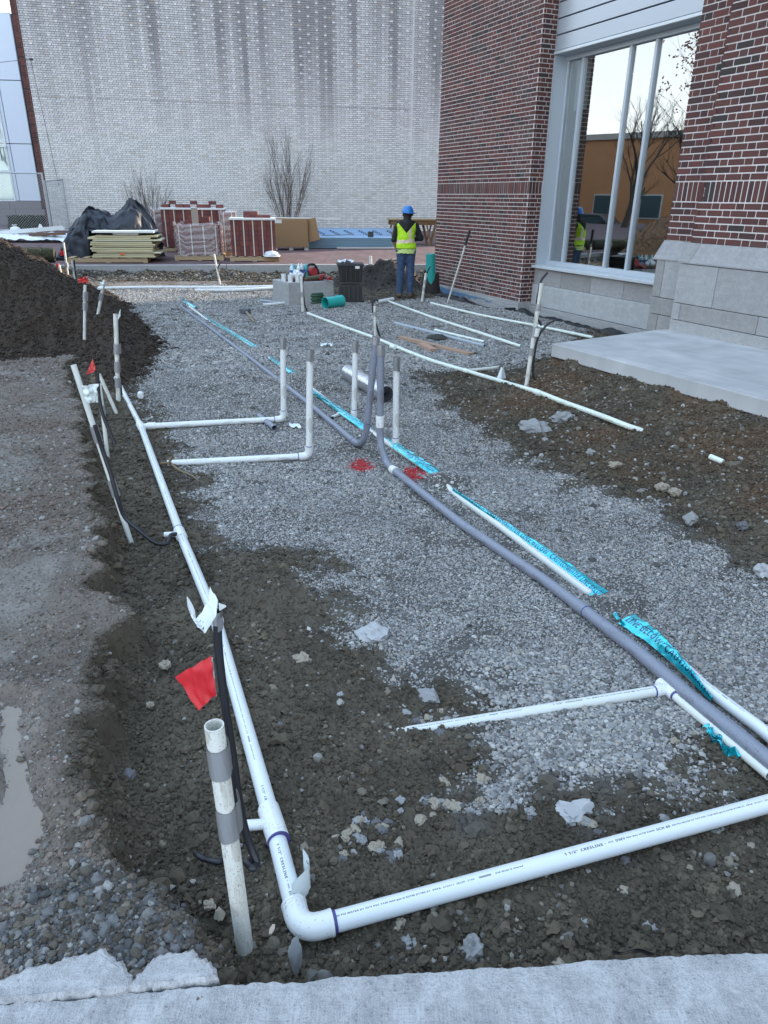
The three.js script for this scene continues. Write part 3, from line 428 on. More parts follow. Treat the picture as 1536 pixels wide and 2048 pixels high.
// ------------------------------------------------------------------ white brick building behind the plaza
{
  const W0 = [-11.323, 4.284, -28.6], th = THREE.MathUtils.degToRad(11.5);
  const wb = thing('white_brick_building', 'large windowless white brick building stained with dark vertical streaks', 'building', [W0[0], 0, W0[2]], th);
  const dirty = mat(0.21, 0.205, 0.205, 0.95);
  struct('mortar_bed', box(13.58, 13.4, 0.3, 5.66, 6.9, -0.185), dirty, wb);
  const stain = (s, y) => { const streak = 0.5 + 0.5 * n2(s * 1.15, 3.3 + y * 0.03), fine = 0.5 + 0.5 * n2(s * 5.2, y * 0.07), up = sst(3.0, 8.8, y + 1.1 * n2(s * 1.7, 9) + 0.5 * n2(s * 6, 4)); return clamp(up * (0.22 + 0.85 * streak * streak + 0.35 * fine * streak + 0.25 * (0.5 + 0.5 * n2(s * 2.3, y * 0.11 + 7))) + 0.08 * fine, 0, 0.92); };
  const whiteTone = (off) => (b) => { const s = b.s + off, st = stain(s, b.y), k = rr(0.86, 1.08), proud = b.proud; const c = L(0.75 * k, 0.725 * k, 0.71 * k); c.lerp(L(0.15, 0.14, 0.145), st * (proud ? 0.12 : 0.8));  if (b.y < 4) c.lerp(L(0.69 * k, 0.71 * k, 0.675 * k), 0.5); if (rnd() < 0.04) c.lerp(L(0.5, 0.42, 0.3), 0.35); return c; };  // proud headers take little stain: cleaner, with caught sky light put in the colour
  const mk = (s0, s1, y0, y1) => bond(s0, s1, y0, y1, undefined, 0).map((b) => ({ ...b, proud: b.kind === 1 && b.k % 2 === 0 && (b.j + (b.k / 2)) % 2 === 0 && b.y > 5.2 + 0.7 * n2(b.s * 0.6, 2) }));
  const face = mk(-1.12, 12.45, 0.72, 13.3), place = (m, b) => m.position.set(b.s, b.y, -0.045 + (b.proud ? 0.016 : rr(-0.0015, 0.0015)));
  face.sort((a, b) => ((a.s - 4) ** 2 * 0.12 + (a.y - 2.6) ** 2) - ((b.s - 4) ** 2 * 0.12 + (b.y - 2.6) ** 2));
  const wm = [0.66, 0.70, 0.745].map((k) => mat(k, k * 1.01, k * 0.98, 0.85)), big = [new THREE.BoxGeometry(0.1927, CP - J, 0.09), new THREE.BoxGeometry(0.0911, CP - J, 0.09)];
  face.slice(0, 280).forEach((b) => { const full = b.w > (b.kind ? 0.09 : 0.19) ? big[b.kind] : unitG, m = part('brick', full, wm[Math.floor(rnd() * 3)], wb); place(m, b); if (full === unitG) m.scale.set(b.w, b.h, 0.09); });
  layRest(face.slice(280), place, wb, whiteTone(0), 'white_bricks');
  // second face, turned a little away
  const g2 = new THREE.Group(); g2.name = 'side_wing'; g2.position.set(12.47, 0, 0); g2.rotation.y = THREE.MathUtils.degToRad(9); wb.add(g2);
  struct('mortar_bed', box(16, 13.4, 0.3, 8.0, 6.9, -0.185), dirty, g2);
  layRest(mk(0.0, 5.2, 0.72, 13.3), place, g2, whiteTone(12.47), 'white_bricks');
  // steel ledge line with weep notches, and the roof and rear
  part('ledge_line', merge([box(13.5, 0.009, 0.012, 5.67, 5.145, 0.0), ...Array.from({ length: 24 }, (_, i) => box(0.018, 0.05, 0.006, -0.9 + i * 0.57, 5.10, 0.0045))]), mat(0.22, 0.21, 0.21, 0.8), wb);
  part('corner_filler', box(0.07, 12.6, 0.06, 12.465, 7.0, -0.034), mat(0.62, 0.60, 0.59, 0.85), wb);
  struct('rear_body', merge([box(34, 13.2, 16, 15.8, 6.9, -9.5), box(34.5, 0.4, 17, 15.8, 13.75, -9.0)]), mat(0.4, 0.39, 0.38, 0.9), wb);
  // narrow red brick pilaster on its left end
  const rl = bond(0.0, 0.17, 0.72, 13.3, undefined, 0);
  struct('pilaster', box(0.19, 12.6, 0.34, -1.235, 7.0, -0.16), mat(0.16, 0.08, 0.075, 0.9), wb);
  layRest(rl, (m, b) => { m.position.set(-1.325 + b.s, b.y, -0.03); }, wb, redTone, 'pilaster_bricks');
}
// ------------------------------------------------------------------ plaza behind a low concrete kerb
{
  const a = Math.atan(0.163), paver = canvasTex(512, 512, (c, w, h) => { c.fillStyle = '#6d5f61'; c.fillRect(0, 0, w, h); const n = 16; for (let j = 0; j < n; j++) for (let i = 0; i < n / 2; i++) { const k = rr(0.8, 1.15); c.fillStyle = `rgb(${Math.floor(112 * k)},${Math.floor(88 * k)},${Math.floor(88 * k)})`; const x = ((i + (j % 2) * 0.5) % (n / 2)) * w / (n / 2); c.fillRect(x + 1, j * h / n + 1, w / (n / 2) - 2, h / n - 2); } });
  const pm = new THREE.MeshStandardMaterial({ map: paver, roughness: 0.85, color: L(0.75, 0.75, 0.78) });
  const g = sheet((u, v) => { const x = lerp(-30, 14, u), z = curbFoot(x) - 0.16 - v * 14; return [x, plazaH(x, z), z]; }, 60, 30); const uv = g.attributes.uv, p = g.attributes.position; for (let i = 0; i < uv.count; i++) uv.setXY(i, p.getX(i) / 1.6, p.getZ(i) / 1.6);
  struct('plaza_paving', g, pm);
  const segs = [-24, -17, -12.2, -8.1, -4.0, 0.6, 3.6, 7];
  const kerbRoot = new THREE.Group(); kerbRoot.name = 'plaza_kerb'; kerbRoot.userData.kind = 'structure'; scene.add(kerbRoot);
  for (let i = 0; i < segs.length - 1; i++) { const x0 = segs[i] + 0.006, x1 = segs[i + 1] - 0.006, xm = (x0 + x1) / 2, len = (x1 - x0) / Math.cos(a); const k = uvBox(rbox(len, 0.75, 0.16, 0.012), 0.8); k.rotateY(a); k.translate(xm, 0.085, curbFoot(xm) - 0.08); struct('kerb_block', k, concreteMat, kerbRoot); }
}

// ------------------------------------------------------------------ pipes
// mud splashes, scuffs and dust for pipe walls
const muddy = (amount) => canvasTex(1024, 256, (c, w, h) => { c.fillStyle = '#ffffff'; c.fillRect(0, 0, w, h); for (let i = 0; i < 1500 * amount; i++) { const k = Math.floor(rr(70, 150)); c.fillStyle = `rgba(${k},${Math.floor(k * 0.88)},${Math.floor(k * 0.72)},${rr(0.08, 0.5)})`; c.beginPath(); c.ellipse(rr(0, w), rr(0, h), rr(0.6, 3.2) * (rnd() < 0.05 ? 5 : 1), rr(0.6, 2.4) * (rnd() < 0.05 ? 3 : 1), rr(0, 3), 0, 7); c.fill(); } for (let i = 0; i < 26 * amount; i++) { c.fillStyle = `rgba(120,104,84,${rr(0.05, 0.2)})`; c.beginPath(); c.ellipse(rr(0, w), rr(0, h), rr(14, 70), rr(6, 34), rr(-0.3, 0.3), 0, 7); c.fill(); } for (let i = 0; i < 60 * amount; i++) { c.strokeStyle = `rgba(110,105,100,${rr(0.1, 0.4)})`; c.lineWidth = rr(0.4, 1.4); c.beginPath(); const x = rr(0, w), y = rr(0, h); c.moveTo(x, y); c.lineTo(x + rr(-60, 60), y + rr(-5, 5)); c.stroke(); } });
const mudA = muddy(0.6), mudB = muddy(1.6);
const pvcMat = pmat(0.66, 0.685, 0.68, 0.36, { map: mudA }), pvcOld = pmat(0.62, 0.63, 0.585, 0.5, { map: mudB }), thinMat = pmat(0.64, 0.70, 0.63, 0.42, { map: mudA }), greyMat = pmat(0.195, 0.215, 0.265, 0.42, { map: mudA }), primerMat = mat(0.06, 0.055, 0.20, 0.5), hoseMat = mat(0.012, 0.013, 0.017, 0.45), ductMat = mat(0.34, 0.345, 0.355, 0.34, { metalness: 0.5 });
const printLine = '1 1/2"   CRESLINE   PVC  DWV  NSF-dwv  ASTM D2665  SCH 40  330 PSI WATER AT 73°F  PVC 1120  NSF-pw-G  ASTM D1785-21  PPFA  012417 2R20P  2130  —  USA Made & Owned';
function printTex(dirt) {
  return canvasTex(2048, 512, (c, w, h) => {
    c.fillStyle = '#d2d8da'; c.fillRect(0, 0, w, h);
    for (let i = 0; i < (dirt ? 1500 : 420); i++) { c.fillStyle = `rgba(70,60,50,${rr(0.03, 0.2)})`; c.fillRect(rr(0, w), rr(0, h), rr(1, 9), rr(1, 4)); }
    c.save(); c.translate(0, h * 0.97); c.scale(1, -1); c.fillStyle = '#15171c'; c.textBaseline = 'middle'; let x = 14;
    const word = (t, f, gap) => { c.font = f; c.fillText(t, x, 0); x += c.measureText(t).width + gap; };
    word('1 1/2"', 'bold 32px sans-serif', 14); word('CRESLINE', 'bold 32px sans-serif', 8); word('®', '14px sans-serif', 14); word('PVC', 'bold 19px sans-serif', 12); word('DWV', 'bold 29px sans-serif', 8);
    word('NSF-dwv ASTM D2665', 'bold 19px sans-serif', 10); word('SCH 40', 'bold 30px sans-serif', 10); word('330 PSI WATER AT 73°F PVC 1120 NSF-pw-G ASTM D1785-21', 'bold 19px sans-serif', 12); word('PPFA', 'bold 20px sans-serif', 12); word('012417 2R20P 2130', 'bold 18px monospace', 26);
    for (let i = 0; i < 24; i++) c.fillRect(x + i * 3, -8, (i * 7) % 3 + 0.6, 16); x += 96; word('USA Made & Owned', 'bold 18px sans-serif', 0);
    c.restore();
  });
}
const printMat = new THREE.MeshPhysicalMaterial({ map: printTex(false), roughness: 0.33 }), printOld = new THREE.MeshPhysicalMaterial({ map: printTex(true), roughness: 0.5, color: L(0.95, 0.93, 0.86) });
const PTX = 0.92;
function printed(pts, r, o = {}) { const g = sweep(pts, r, { radial: 24, ...o }), uv = g.attributes.uv; for (let i = 0; i < uv.count; i++) uv.setX(i, uv.getX(i) / (o.period || PTX) + (o.shift || 0)); return g; }
const dirOf = (a, b) => V(b).sub(V(a)).normalize();
const stepTo = (a, b, m) => { const v = V(a).addScaledVector(dirOf(a, b), m); return [v.x, v.y, v.z]; };
function collar(at, toward, r, len, m, parent, name = 'coupling') { const a = stepTo(at, toward, -len / 2), b = stepTo(at, toward, len / 2); return part(name, sweep([a, along(a, b, 0.04), along(a, b, 0.96), b], [r * 0.94, r, r, r * 0.94], { radial: 22 }), m, parent); }
function primer(at, toward, r, parent, w = 0.006) { return part('primer_ring', cyl(stepTo(at, toward, -w / 2), stepTo(at, toward, w / 2), r, { radial: 22 }), primerMat, parent); }
function elbow(a, b, c, r, parent, m = pvcMat, k = 0.048) { const pa = stepTo(b, a, k + 0.026), pc = stepTo(b, c, k + 0.026), q = bend(a, b, c, k, 10); const e = part('elbow', sweep([pa, ...q, pc], r * 1.22, { radial: 22 }), m, parent); for (const [p, t] of [[pa, a], [pc, c]]) part('rim', cyl(stepTo(p, t, -0.006), stepTo(p, t, 0.001), r * 1.26, { radial: 22 }), m, e); return e; }
// a straight wrap of duct tape round a pipe, with a loose crumpled end
function wrap(at, toward, r, len, parent, loose = 0.02) {
  const d = dirOf(at, toward), u = new THREE.Vector3(0, 1, 0).addScaledVector(d, -d.y); if (u.length() < 0.2) u.set(1, 0, 0).addScaledVector(d, -d.x); u.normalize(); const w = new THREE.Vector3().crossVectors(d, u), o = V(at), sd = rnd() * 50;
  return part('duct_tape', sheet((a, b) => { const an = a * 7.2 + 0.4, k = r * (1.06 + 0.10 * Math.abs(n2(an * 1.7 + sd, b * 3))) + (a > 0.87 ? (a - 0.87) * 7.7 * loose : 0), p = o.clone().addScaledVector(d, (b - 0.5) * len * (1 + 0.05 * n2(an * 0.7 + sd, 2))).addScaledVector(u, Math.cos(an) * k).addScaledVector(w, Math.sin(an) * k); return [p.x, p.y, p.z]; }, 40, 5, 0.0008), ductMat, parent);
}
const PR = 0.0242;
// 1: run along the left trench, round the near elbow and across the foreground
{
  const t = thing('white_pipe_run', 'long white PVC pipe with printed lettering turning at an elbow in the near corner', 'pipe');
  const E = [-0.18, 0.462, -1.101], T1 = [-0.29, 0.451, -1.415], C1 = [-0.715, 0.362, -2.585], T2 = [-1.115, 0.307, -3.509], T3 = [-2.046, 0.232, -5.727], Z1 = [-2.829, 0.25, -7.372], X = [1.192, 0.461, -1.528];
  part('pipe', printed([stepTo(T3, T2, 0.03), stepTo(T2, T3, 0.02)], PR, { shift: 0.2 }), printMat, t);
  part('pipe', printed([stepTo(T2, C1, 0.02), C1, stepTo(T1, C1, 0.02)], PR, { shift: 0.72 }), printMat, t);
  part('pipe', printed([stepTo(T1, E, 0.02), stepTo(E, T1, 0.03)], PR, { shift: -0.07 }), printMat, t);
  part('pipe', printed([stepTo(E, X, 0.03), along(E, X, 0.5), X], PR, { shift: 0.305 }), printMat, t);
  part('pipe', sweep([stepTo(T3, Z1, 0.02), along(T3, Z1, 0.5), Z1], PR * 0.9, { hollow: true }), pvcMat, t);
  elbow(T1, E, X, PR, t); primer(stepTo(E, X, 0.079), X, PR * 1.06, t, 0.009);
  const tee = (at, to, side, name) => { const b = collar(at, to, PR * 1.24, 0.125, pvcMat, t, 'tee'); part('outlet', cyl(at, plus(at, side[0], side[1], side[2]), 0.0145, { radial: 18 }), pvcMat, b); primer(stepTo(at, to, -0.064), to, PR * 1.25, t, 0.004); return b; };
  const nrm = (a, b) => { const d = dirOf(a, b); return [d.z, 0.02, -d.x]; };
  let n = nrm(T1, E); tee(T1, T2, [-0.075, 0.012, 0.018]); tee(T2, C1, [-0.085, 0.0, 0.012]);
  collar(C1, T2, PR * 1.22, 0.10, pvcMat, t); primer(stepTo(C1, T1, 0.052), T1, PR * 1.14, t, 0.005);
  const K1 = [-2.367, 0.24, -6.726]; collar(K1, T3, PR * 1.2, 0.09, pvcMat, t, 'tee');
  // branch with an upright end
  const B1 = [-0.885, 0.235, -5.985], top = [-0.858, 0.907, -5.985], R1 = stepTo(T3, B1, 0.02); collar(T3, Z1, PR * 1.3, 0.17, pvcMat, t, 'tee'); collar(stepTo(T3, B1, 0.085), B1, PR * 1.24, 0.07, pvcMat, t, 'tee');
  part('pipe', sweep([R1, stepTo(B1, R1, 0.03)], PR, { radial: 18 }), pvcMat, t); elbow(R1, B1, top, PR, t); part('riser', sweep([stepTo(B1, top, 0.03), top], PR, { hollow: true, radial: 18 }), pvcMat, t); primer(stepTo(B1, top, 0.078), top, PR * 1.05, t); primer(stepTo(B1, R1, 0.078), R1, PR * 1.05, t); wrap(stepTo(top, B1, 0.02), B1, PR, 0.09, t, 0.01);
}
// 2: branch below it whose buried end comes out of the dirt
{
  const t = thing('white_pipe_branch', 'white PVC pipe with an upright end, its other end buried in dirt by a root', 'pipe');
  const A = [-1.574, 0.228, -4.845], B1 = [-0.566, 0.235, -5.023], top = [-0.534, 1.001, -5.023];
  part('pipe', sweep([A, stepTo(B1, A, 0.03)], PR, { radial: 18 }), pvcMat, t); elbow(A, B1, top, PR, t); part('riser', sweep([stepTo(B1, top, 0.03), top], PR, { hollow: true, radial: 18 }), pvcMat, t); primer(stepTo(B1, top, 0.078), top, PR * 1.05, t); primer(stepTo(B1, A, 0.078), A, PR * 1.05, t); wrap(stepTo(top, B1, 0.015), B1, PR, 0.08, t, 0.02);
}
// 3: white pipe under the teal tape, with two uprights
{
  const t = thing('white_pipe_line', 'white PVC pipe half covered by teal tape beside the grey conduit', 'pipe');
  const pts = [[-4.118, 0.2, -14.388], [-2.854, 0.2, -11.598], [-1.607, 0.2, -9.114], [-0.919, 0.21, -7.546], [-0.301, 0.215, -6.077], [0.073, 0.22, -5.301], [0.386, 0.229, -4.611], [0.45, 0.233, -4.338], [0.668, 0.285, -3.709], [0.969, 0.318, -2.89], [1.035, 0.279, -2.875], [1.087, 0.29, -2.73], [1.106, 0.357, -2.485], [1.167, 0.401, -2.089], [1.24, 0.422, -1.861], [1.294, 0.437, -1.651]];
  part('pipe', printed(pts.slice(0, 13), 0.0215, { radial: 18 }), printOld, t); part('pipe', printed(pts.slice(12), 0.0215, { shift: 0.15, period: 0.8 }), printMat, t);
  for (const [b, top] of [[[-0.277, 0.22, -6.124], [-0.26, 0.855, -6.124]], [[0.085, 0.22, -5.326], [0.081, 0.881, -5.326]]]) { part('riser', sweep([b, top], PR, { hollow: true, radial: 18 }), pvcMat, t); collar(stepTo(b, top, 0.02), top, PR * 1.2, 0.09, pvcMat, t, 'tee'); primer(stepTo(b, top, 0.068), top, PR * 1.05, t); wrap(stepTo(top, b, 0.012), b, PR, 0.10, t, 0.03); }
}
// 4, 5: grey electrical conduits turning upright side by side
{
  const t = thing('grey_conduit', 'grey conduit running to the far end of the gravel and turning up', 'conduit', [0, 0, 0], 0, 'grey conduits');
  const pts = [[-4.406, 0.2, -14.677], [-2.926, 0.22, -11.412], [-1.639, 0.225, -8.585], [-1.1, 0.225, -7.384], [-0.647, 0.225, -6.37], [-0.268, 0.225, -5.463]], K = [-0.156, 0.226, -5.215], top = [-0.072, 1.077, -5.215];
  const bp = bend(pts[5], K, top, 0.2, 12); part('pipe', sweep([...pts, stepTo(K, pts[5], 0.2)], 0.0245, { radial: 20 }), greyMat, t); part('sweep_bend', sweep(bp, 0.0255, { radial: 20 }), greyMat, t); part('riser', sweep([bp[12], top], 0.0255, { hollow: true, radial: 20 }), greyMat, t);
  collar(stepTo(K, pts[5], 0.2), pts[5], 0.0285, 0.05, greyMat, t); primer(stepTo(K, pts[5], 0.23), pts[5], 0.0278, t, 0.005); primer(stepTo(K, top, 0.21), top, 0.0265, t, 0.005); wrap(stepTo(top, K, 0.02), K, 0.026, 0.06, t, 0.004);
}
{
  const t = thing('grey_conduit', 'thick grey conduit with white coupling bands sweeping up from the near ground', 'conduit', [0, 0, 0], 0, 'grey conduits');
  const K = [-0.038, 0.23, -4.955], n1 = [0.085, 0.246, -4.675], pts = [[0.085, 0.246, -4.675], [0.446, 0.295, -3.708], [0.771, 0.332, -2.999], [0.888, 0.357, -2.675], [1.006, 0.385, -2.324], [1.082, 0.417, -2.009], [1.178, 0.45, -1.679], [1.232, 0.468, -1.5]], top = [-0.034, 1.062, -4.955];
  const bp = bend(n1, K, top, 0.27, 14); part('sweep_bend', sweep(bp, 0.0262, { radial: 22 }), greyMat, t); part('riser', sweep([bp[14], top], 0.0255, { hollow: true, radial: 20 }), greyMat, t);
  part('pipe', sweep([stepTo(K, n1, 0.27), ...pts.slice(1, 4)], 0.0258, { radial: 22 }), greyMat, t); part('pipe', sweep(pts.slice(3), 0.0265, { radial: 22 }), greyMat, t); collar(stepTo(pts[3], pts[2], 0.04), pts[2], 0.0288, 0.09, greyMat, t); primer(stepTo(pts[3], pts[4], 0.006), pts[4], 0.0282, t, 0.004);
  collar(stepTo(K, n1, 0.26), n1, 0.0305, 0.065, pvcMat, t, 'white_coupling'); collar(stepTo(K, top, 0.30), top, 0.030, 0.085, pvcMat, t, 'white_coupling'); wrap(stepTo(top, K, 0.02), K, 0.026, 0.07, t, 0.01);
}
// 6: small white lateral with a tee beside the conduit
{
  const t = thing('small_white_pipe', 'slim white pipe with a tee, dusted with dirt, ending among stones', 'pipe');
  const Tc = [1.032, 0.387, -2.098], A = [0.05, 0.374, -1.86], Bq = [1.168, 0.428, -1.636];
  part('pipe', printed([A, along(A, Tc, 0.5), Tc], 0.0195, { shift: 0.4 }), printOld, t); part('pipe', printed([Tc, along(Tc, Bq, 0.4), Bq], 0.0168, { shift: 0.1, hollow: true }), printOld, t);
  const b = collar(Tc, Bq, 0.0225, 0.085, pvcMat, t, 'tee'); part('outlet', cyl(Tc, stepTo(Tc, A, 0.05), 0.023, { radial: 20 }), pvcMat, b); primer(stepTo(Tc, Bq, 0.047), Bq, 0.0185, t, 0.007); primer(stepTo(Tc, A, 0.052), A, 0.0212, t, 0.005);
}
// teal caution tape in the lengths that lie open between gravel heaps
const tapeTex = canvasTex(1024, 128, (c, w, h) => { c.fillStyle = '#19b9c6'; c.fillRect(0, 0, w, h); for (let i = 0; i < 60; i++) { c.fillStyle = `rgba(${rnd() < 0.5 ? '120,235,240' : '0,110,140'},${rr(0.05, 0.22)})`; c.fillRect(rr(0, w), 0, rr(2, 26), h); } c.fillStyle = '#0b3a63'; c.font = 'bold 74px sans-serif'; c.textBaseline = 'middle'; c.fillText('CAUTION', 20, h * 0.53); c.fillText('WATER LINE BELOW', 340, h * 0.53, 660); });
const tapeMat = new THREE.MeshPhysicalMaterial({ map: tapeTex, roughness: 0.18, metalness: 0.6, clearcoat: 0.6, clearcoatRoughness: 0.15 });
function ribbon(pts, w0, w1, tilt, shift) {
  const c = smooth(pts, 40), W = (t) => lerp(w0, w1, t), sd = rnd() * 40;
  const g = sheet((u, v) => { const i = Math.min(39, Math.floor(u * 40)), f = u * 40 - i, p = c[i].clone().lerp(c[i + 1], f), d = c[Math.min(40, i + 1)].clone().sub(c[Math.max(0, i - 1)]).normalize(), s = new THREE.Vector3(-d.z, 0, d.x), k = (v - 0.5) * W(u), a = tilt(u); p.addScaledVector(s, k * Math.cos(a)); p.y += k * Math.sin(a) + 0.006 * Math.cos((v - 0.5) * 5) + 0.003 * n2(u * 7 + sd, v * 1.5) + 0.0016 * n2(u * 34 + v * 5 + sd, v * 3); return [p.x, p.y, p.z]; }, 60, 8, 0.0012);
  const uv = g.attributes.uv, len = c.reduce((a, p, i) => a + (i ? p.distanceTo(c[i - 1]) : 0), 0); for (let i = 0; i < uv.count; i++) uv.setXY(i, uv.getX(i) * len / 0.62 + shift, 1 - uv.getY(i)); return g;
}
const tapeG = 'lengths of teal caution tape';
solo('caution_tape', ribbon([[0.451, 0.264, -4.323], [0.669, 0.309, -3.725], [0.872, 0.335, -3.209], [1.008, 0.341, -2.842]], 0.018, 0.075, (u) => -0.95 + 0.6 * u, 0.38), tapeMat, 'teal caution tape with dark lettering over white pipe, longest length', 'tape', tapeG);
solo('caution_tape', ribbon([[-0.007, 0.23, -5.483], [0.117, 0.25, -5.19], [0.274, 0.258, -4.833], [0.386, 0.249, -4.618]], 0.045, 0.075, (u) => -0.75 + 0.5 * u, 0.6), tapeMat, 'teal caution tape passing the foot of the white upright by the conduit bend', 'tape', tapeG);
solo('caution_tape', ribbon([[-0.873, 0.22, -7.327], [-0.576, 0.245, -6.637], [-0.357, 0.25, -6.128], [-0.133, 0.23, -5.709]], 0.03, 0.06, (u) => -0.8 + 0.3 * u, 0.1), tapeMat, 'teal caution tape reaching the foot of the two grey uprights', 'tape', tapeG);
solo('caution_tape', ribbon([[-1.44, 0.22, -8.74], [-1.155, 0.25, -8.047], [-0.945, 0.23, -7.646]], 0.035, 0.075, (u) => -0.5 + 0.3 * u, 0.8), tapeMat, 'short teal caution tape between two small gravel heaps', 'tape', tapeG);
solo('caution_tape', ribbon([[-3.023, 0.22, -11.982], [-2.352, 0.25, -10.559], [-1.588, 0.23, -9.091]], 0.04, 0.05, (u) => -0.7, 0.3), tapeMat, 'teal caution tape on the gravel ending at the far small heap', 'tape', tapeG);
solo('caution_tape', ribbon([[-4.113, 0.22, -14.379], [-3.653, 0.25, -13.372], [-3.338, 0.23, -12.826]], 0.07, 0.06, (u) => -0.4, 0.5), tapeMat, 'tiny teal caution tape end beside the far end of the grey conduit', 'tape', tapeG);
solo('caution_tape', ribbon([[1.053, 0.357, -2.622], [1.098, 0.392, -2.419], [1.131, 0.414, -2.19], [1.147, 0.422, -2]], 0.085, 0.012, (u) => -0.4 - 0.9 * u, 0.56), tapeMat, 'teal caution tape reading LINE BELOW, twisting to a point beside the conduit', 'tape', tapeG);
solo('caution_tape', ribbon([[1.016, 0.354, -2.662], [1.015, 0.359, -2.603]], 0.02, 0.02, () => 0.2, 0.2), tapeMat, 'scrap of teal tape poking out of a small gravel heap', 'tape', tapeG);
{ const c = [1.08, 0.387, -1.792]; solo('crumpled_tape', sheet((u, v) => { const x = (u - 0.5) * 0.05 + 0.012 * n2(v * 3, u * 2), z = (v - 0.5) * 0.13, y = 0.022 + 0.022 * n2(u * 2 + 3, v * 3) + 0.012 * Math.sin(u * 9 + v * 4); return [x + v * 0.045, Math.max(0.006, y), z]; }, 20, 30, 0.0012), tapeMat, 'crumpled teal tape stuffed under the slim white pipe', 'tape', null, c); }
// 7: irrigation pipes towards the building
function line(name, label, pts, r, m, group, o = { hollow: true, radial: 14 }) { return solo(name, sweep(pts.length > 2 ? smooth(pts, 40) : pts, r, o), m, label, 'pipe', group); }
{
  const t = thing('irrigation_pipe', 'long pale irrigation pipe crossing the gravel and disappearing into the spoil bank', 'pipe', [0, 0, 0], 0, 'pale irrigation pipes');
  const p1 = [[-1.311, 0.23, -12.213], [-0.702, 0.23, -11.024], [-0.174, 0.23, -10.036], [0.533, 0.23, -8.565], [0.916, 0.225, -8.01], [1.208, 0.255, -7.415], [1.283, 0.3, -7.058], [1.36, 0.33, -6.796], [1.453, 0.34, -6.605], [1.599, 0.345, -6.25], [1.818, 0.365, -5.71], [1.935, 0.355, -5.506], [2.053, 0.325, -5.46], [2.162, 0.285, -5.432]];
  part('pipe', sweep(smooth(p1, 60), 0.0225, { radial: 16 }), thinMat, t); collar(p1[4], p1[5], 0.028, 0.09, thinMat, t, 'tee'); collar([1.443, 0.34, -6.605], p1[9], 0.028, 0.10, thinMat, t, 'tee'); collar([0.093, 0.23, -9.359], p1[3], 0.028, 0.10, thinMat, t, 'tee'); collar([-1.288, 0.23, -12.158], p1[1], 0.028, 0.08, thinMat, t, 'elbow');
  part('branch', cyl(p1[4], [1.299, 0.23, -8.19], 0.02, { radial: 14 }), pvcOld, t); part('pipe_end', cyl([2.309, 0.351, -4.781], [2.368, 0.34, -4.698], 0.02, { radial: 14 }), thinMat, t);
}
{ const t = thing('irrigation_pipe', 'pale irrigation pipe starting at a white tee near the worker', 'pipe', [0, 0, 0], 0, 'pale irrigation pipes'); const p = [[-0.008, 0.23, -13.989], [0.723, 0.23, -12.035], [1.297, 0.23, -10.668], [1.789, 0.23, -9.495]]; part('pipe', sweep(smooth(p, 30), 0.022, { hollow: true }), thinMat, t); part('tee', cyl([-0.174, 0.25, -13.604], [0.124, 0.26, -13.981], 0.034, { hollow: true, radial: 16 }), pvcMat, t); }
line('irrigation_pipe', 'pale irrigation pipe nearest the brick wall running towards the landing', [[0.833, 0.23, -13.706], [1.584, 0.23, -12.267], [2.351, 0.24, -11.083], [2.905, 0.25, -10.121]], 0.021, thinMat, 'pale irrigation pipes');
line('loose_grey_pipe', 'loose grey conduit length lying on gravel near the wooden stake', [[0.138, 0.225, -11.354], [1.31, 0.225, -9.528]], 0.025, mat(0.30, 0.34, 0.38, 0.5), null, { hollow: true });
line('loose_white_pipe', 'short loose white pipe lying beside the grey conduit length', [[0.728, 0.222, -10.765], [1.348, 0.222, -9.835]], 0.02, thinMat, null, { hollow: true });
line('loose_white_pipe', 'white pipe lying on gravel in front of the concrete vault, lower of two', [[-2.225, 0.225, -13.214], [-1.581, 0.225, -13.747]], 0.025, pvcMat, 'white pipes by the vault', { hollow: true });
line('loose_white_pipe', 'white pipe lying on gravel in front of the concrete vault, upper of two', [[-1.914, 0.225, -13.579], [-1.545, 0.25, -13.768]], 0.02, pvcMat, 'white pipes by the vault', { hollow: true });
line('loose_grey_pipe', 'grey pipe scrap lying on dirt by the concrete vault', [[-2.386, 0.22, -13.859], [-1.946, 0.22, -13.545]], 0.025, mat(0.25, 0.28, 0.31, 0.5), null, { hollow: true });
line('loose_white_pipe', 'long white pipe along the foot of the plaza kerb', [[-6.345, 0.24, -15.156], [-4.953, 0.25, -15.475], [-3.104, 0.25, -15.661], [-2.294, 0.25, -15.931]], 0.035, pvcMat, 'white pipes along the kerb');
line('loose_white_pipe', 'second white pipe in front of the one along the plaza kerb', [[-3.926, 0.24, -15.131], [-3.037, 0.24, -15.306], [-2.216, 0.25, -15.751]], 0.035, pvcMat, 'white pipes along the kerb');
line('grey_pipe_stub', 'short open grey pipe stub under the white branch pipe', [[-1.118, 0.22, -6.121], [-0.927, 0.23, -5.734]], 0.0255, greyMat, null, { hollow: true, radial: 20 });
{ const t = thing('pipe_fitting', 'small dirty white pipe fitting lying between conduit and tape', 'fitting'); part('body', cyl([-0.472, 0.22, -6.116], [-0.399, 0.22, -6.232], 0.014), pvcMat, t); part('black_end', cyl([-0.504, 0.215, -6.069], [-0.463, 0.215, -6.118], 0.012), hoseMat, t); part('outlet', cyl([-0.432, 0.22, -6.182], [-0.422, 0.24, -6.177], 0.012), pvcMat, t); }

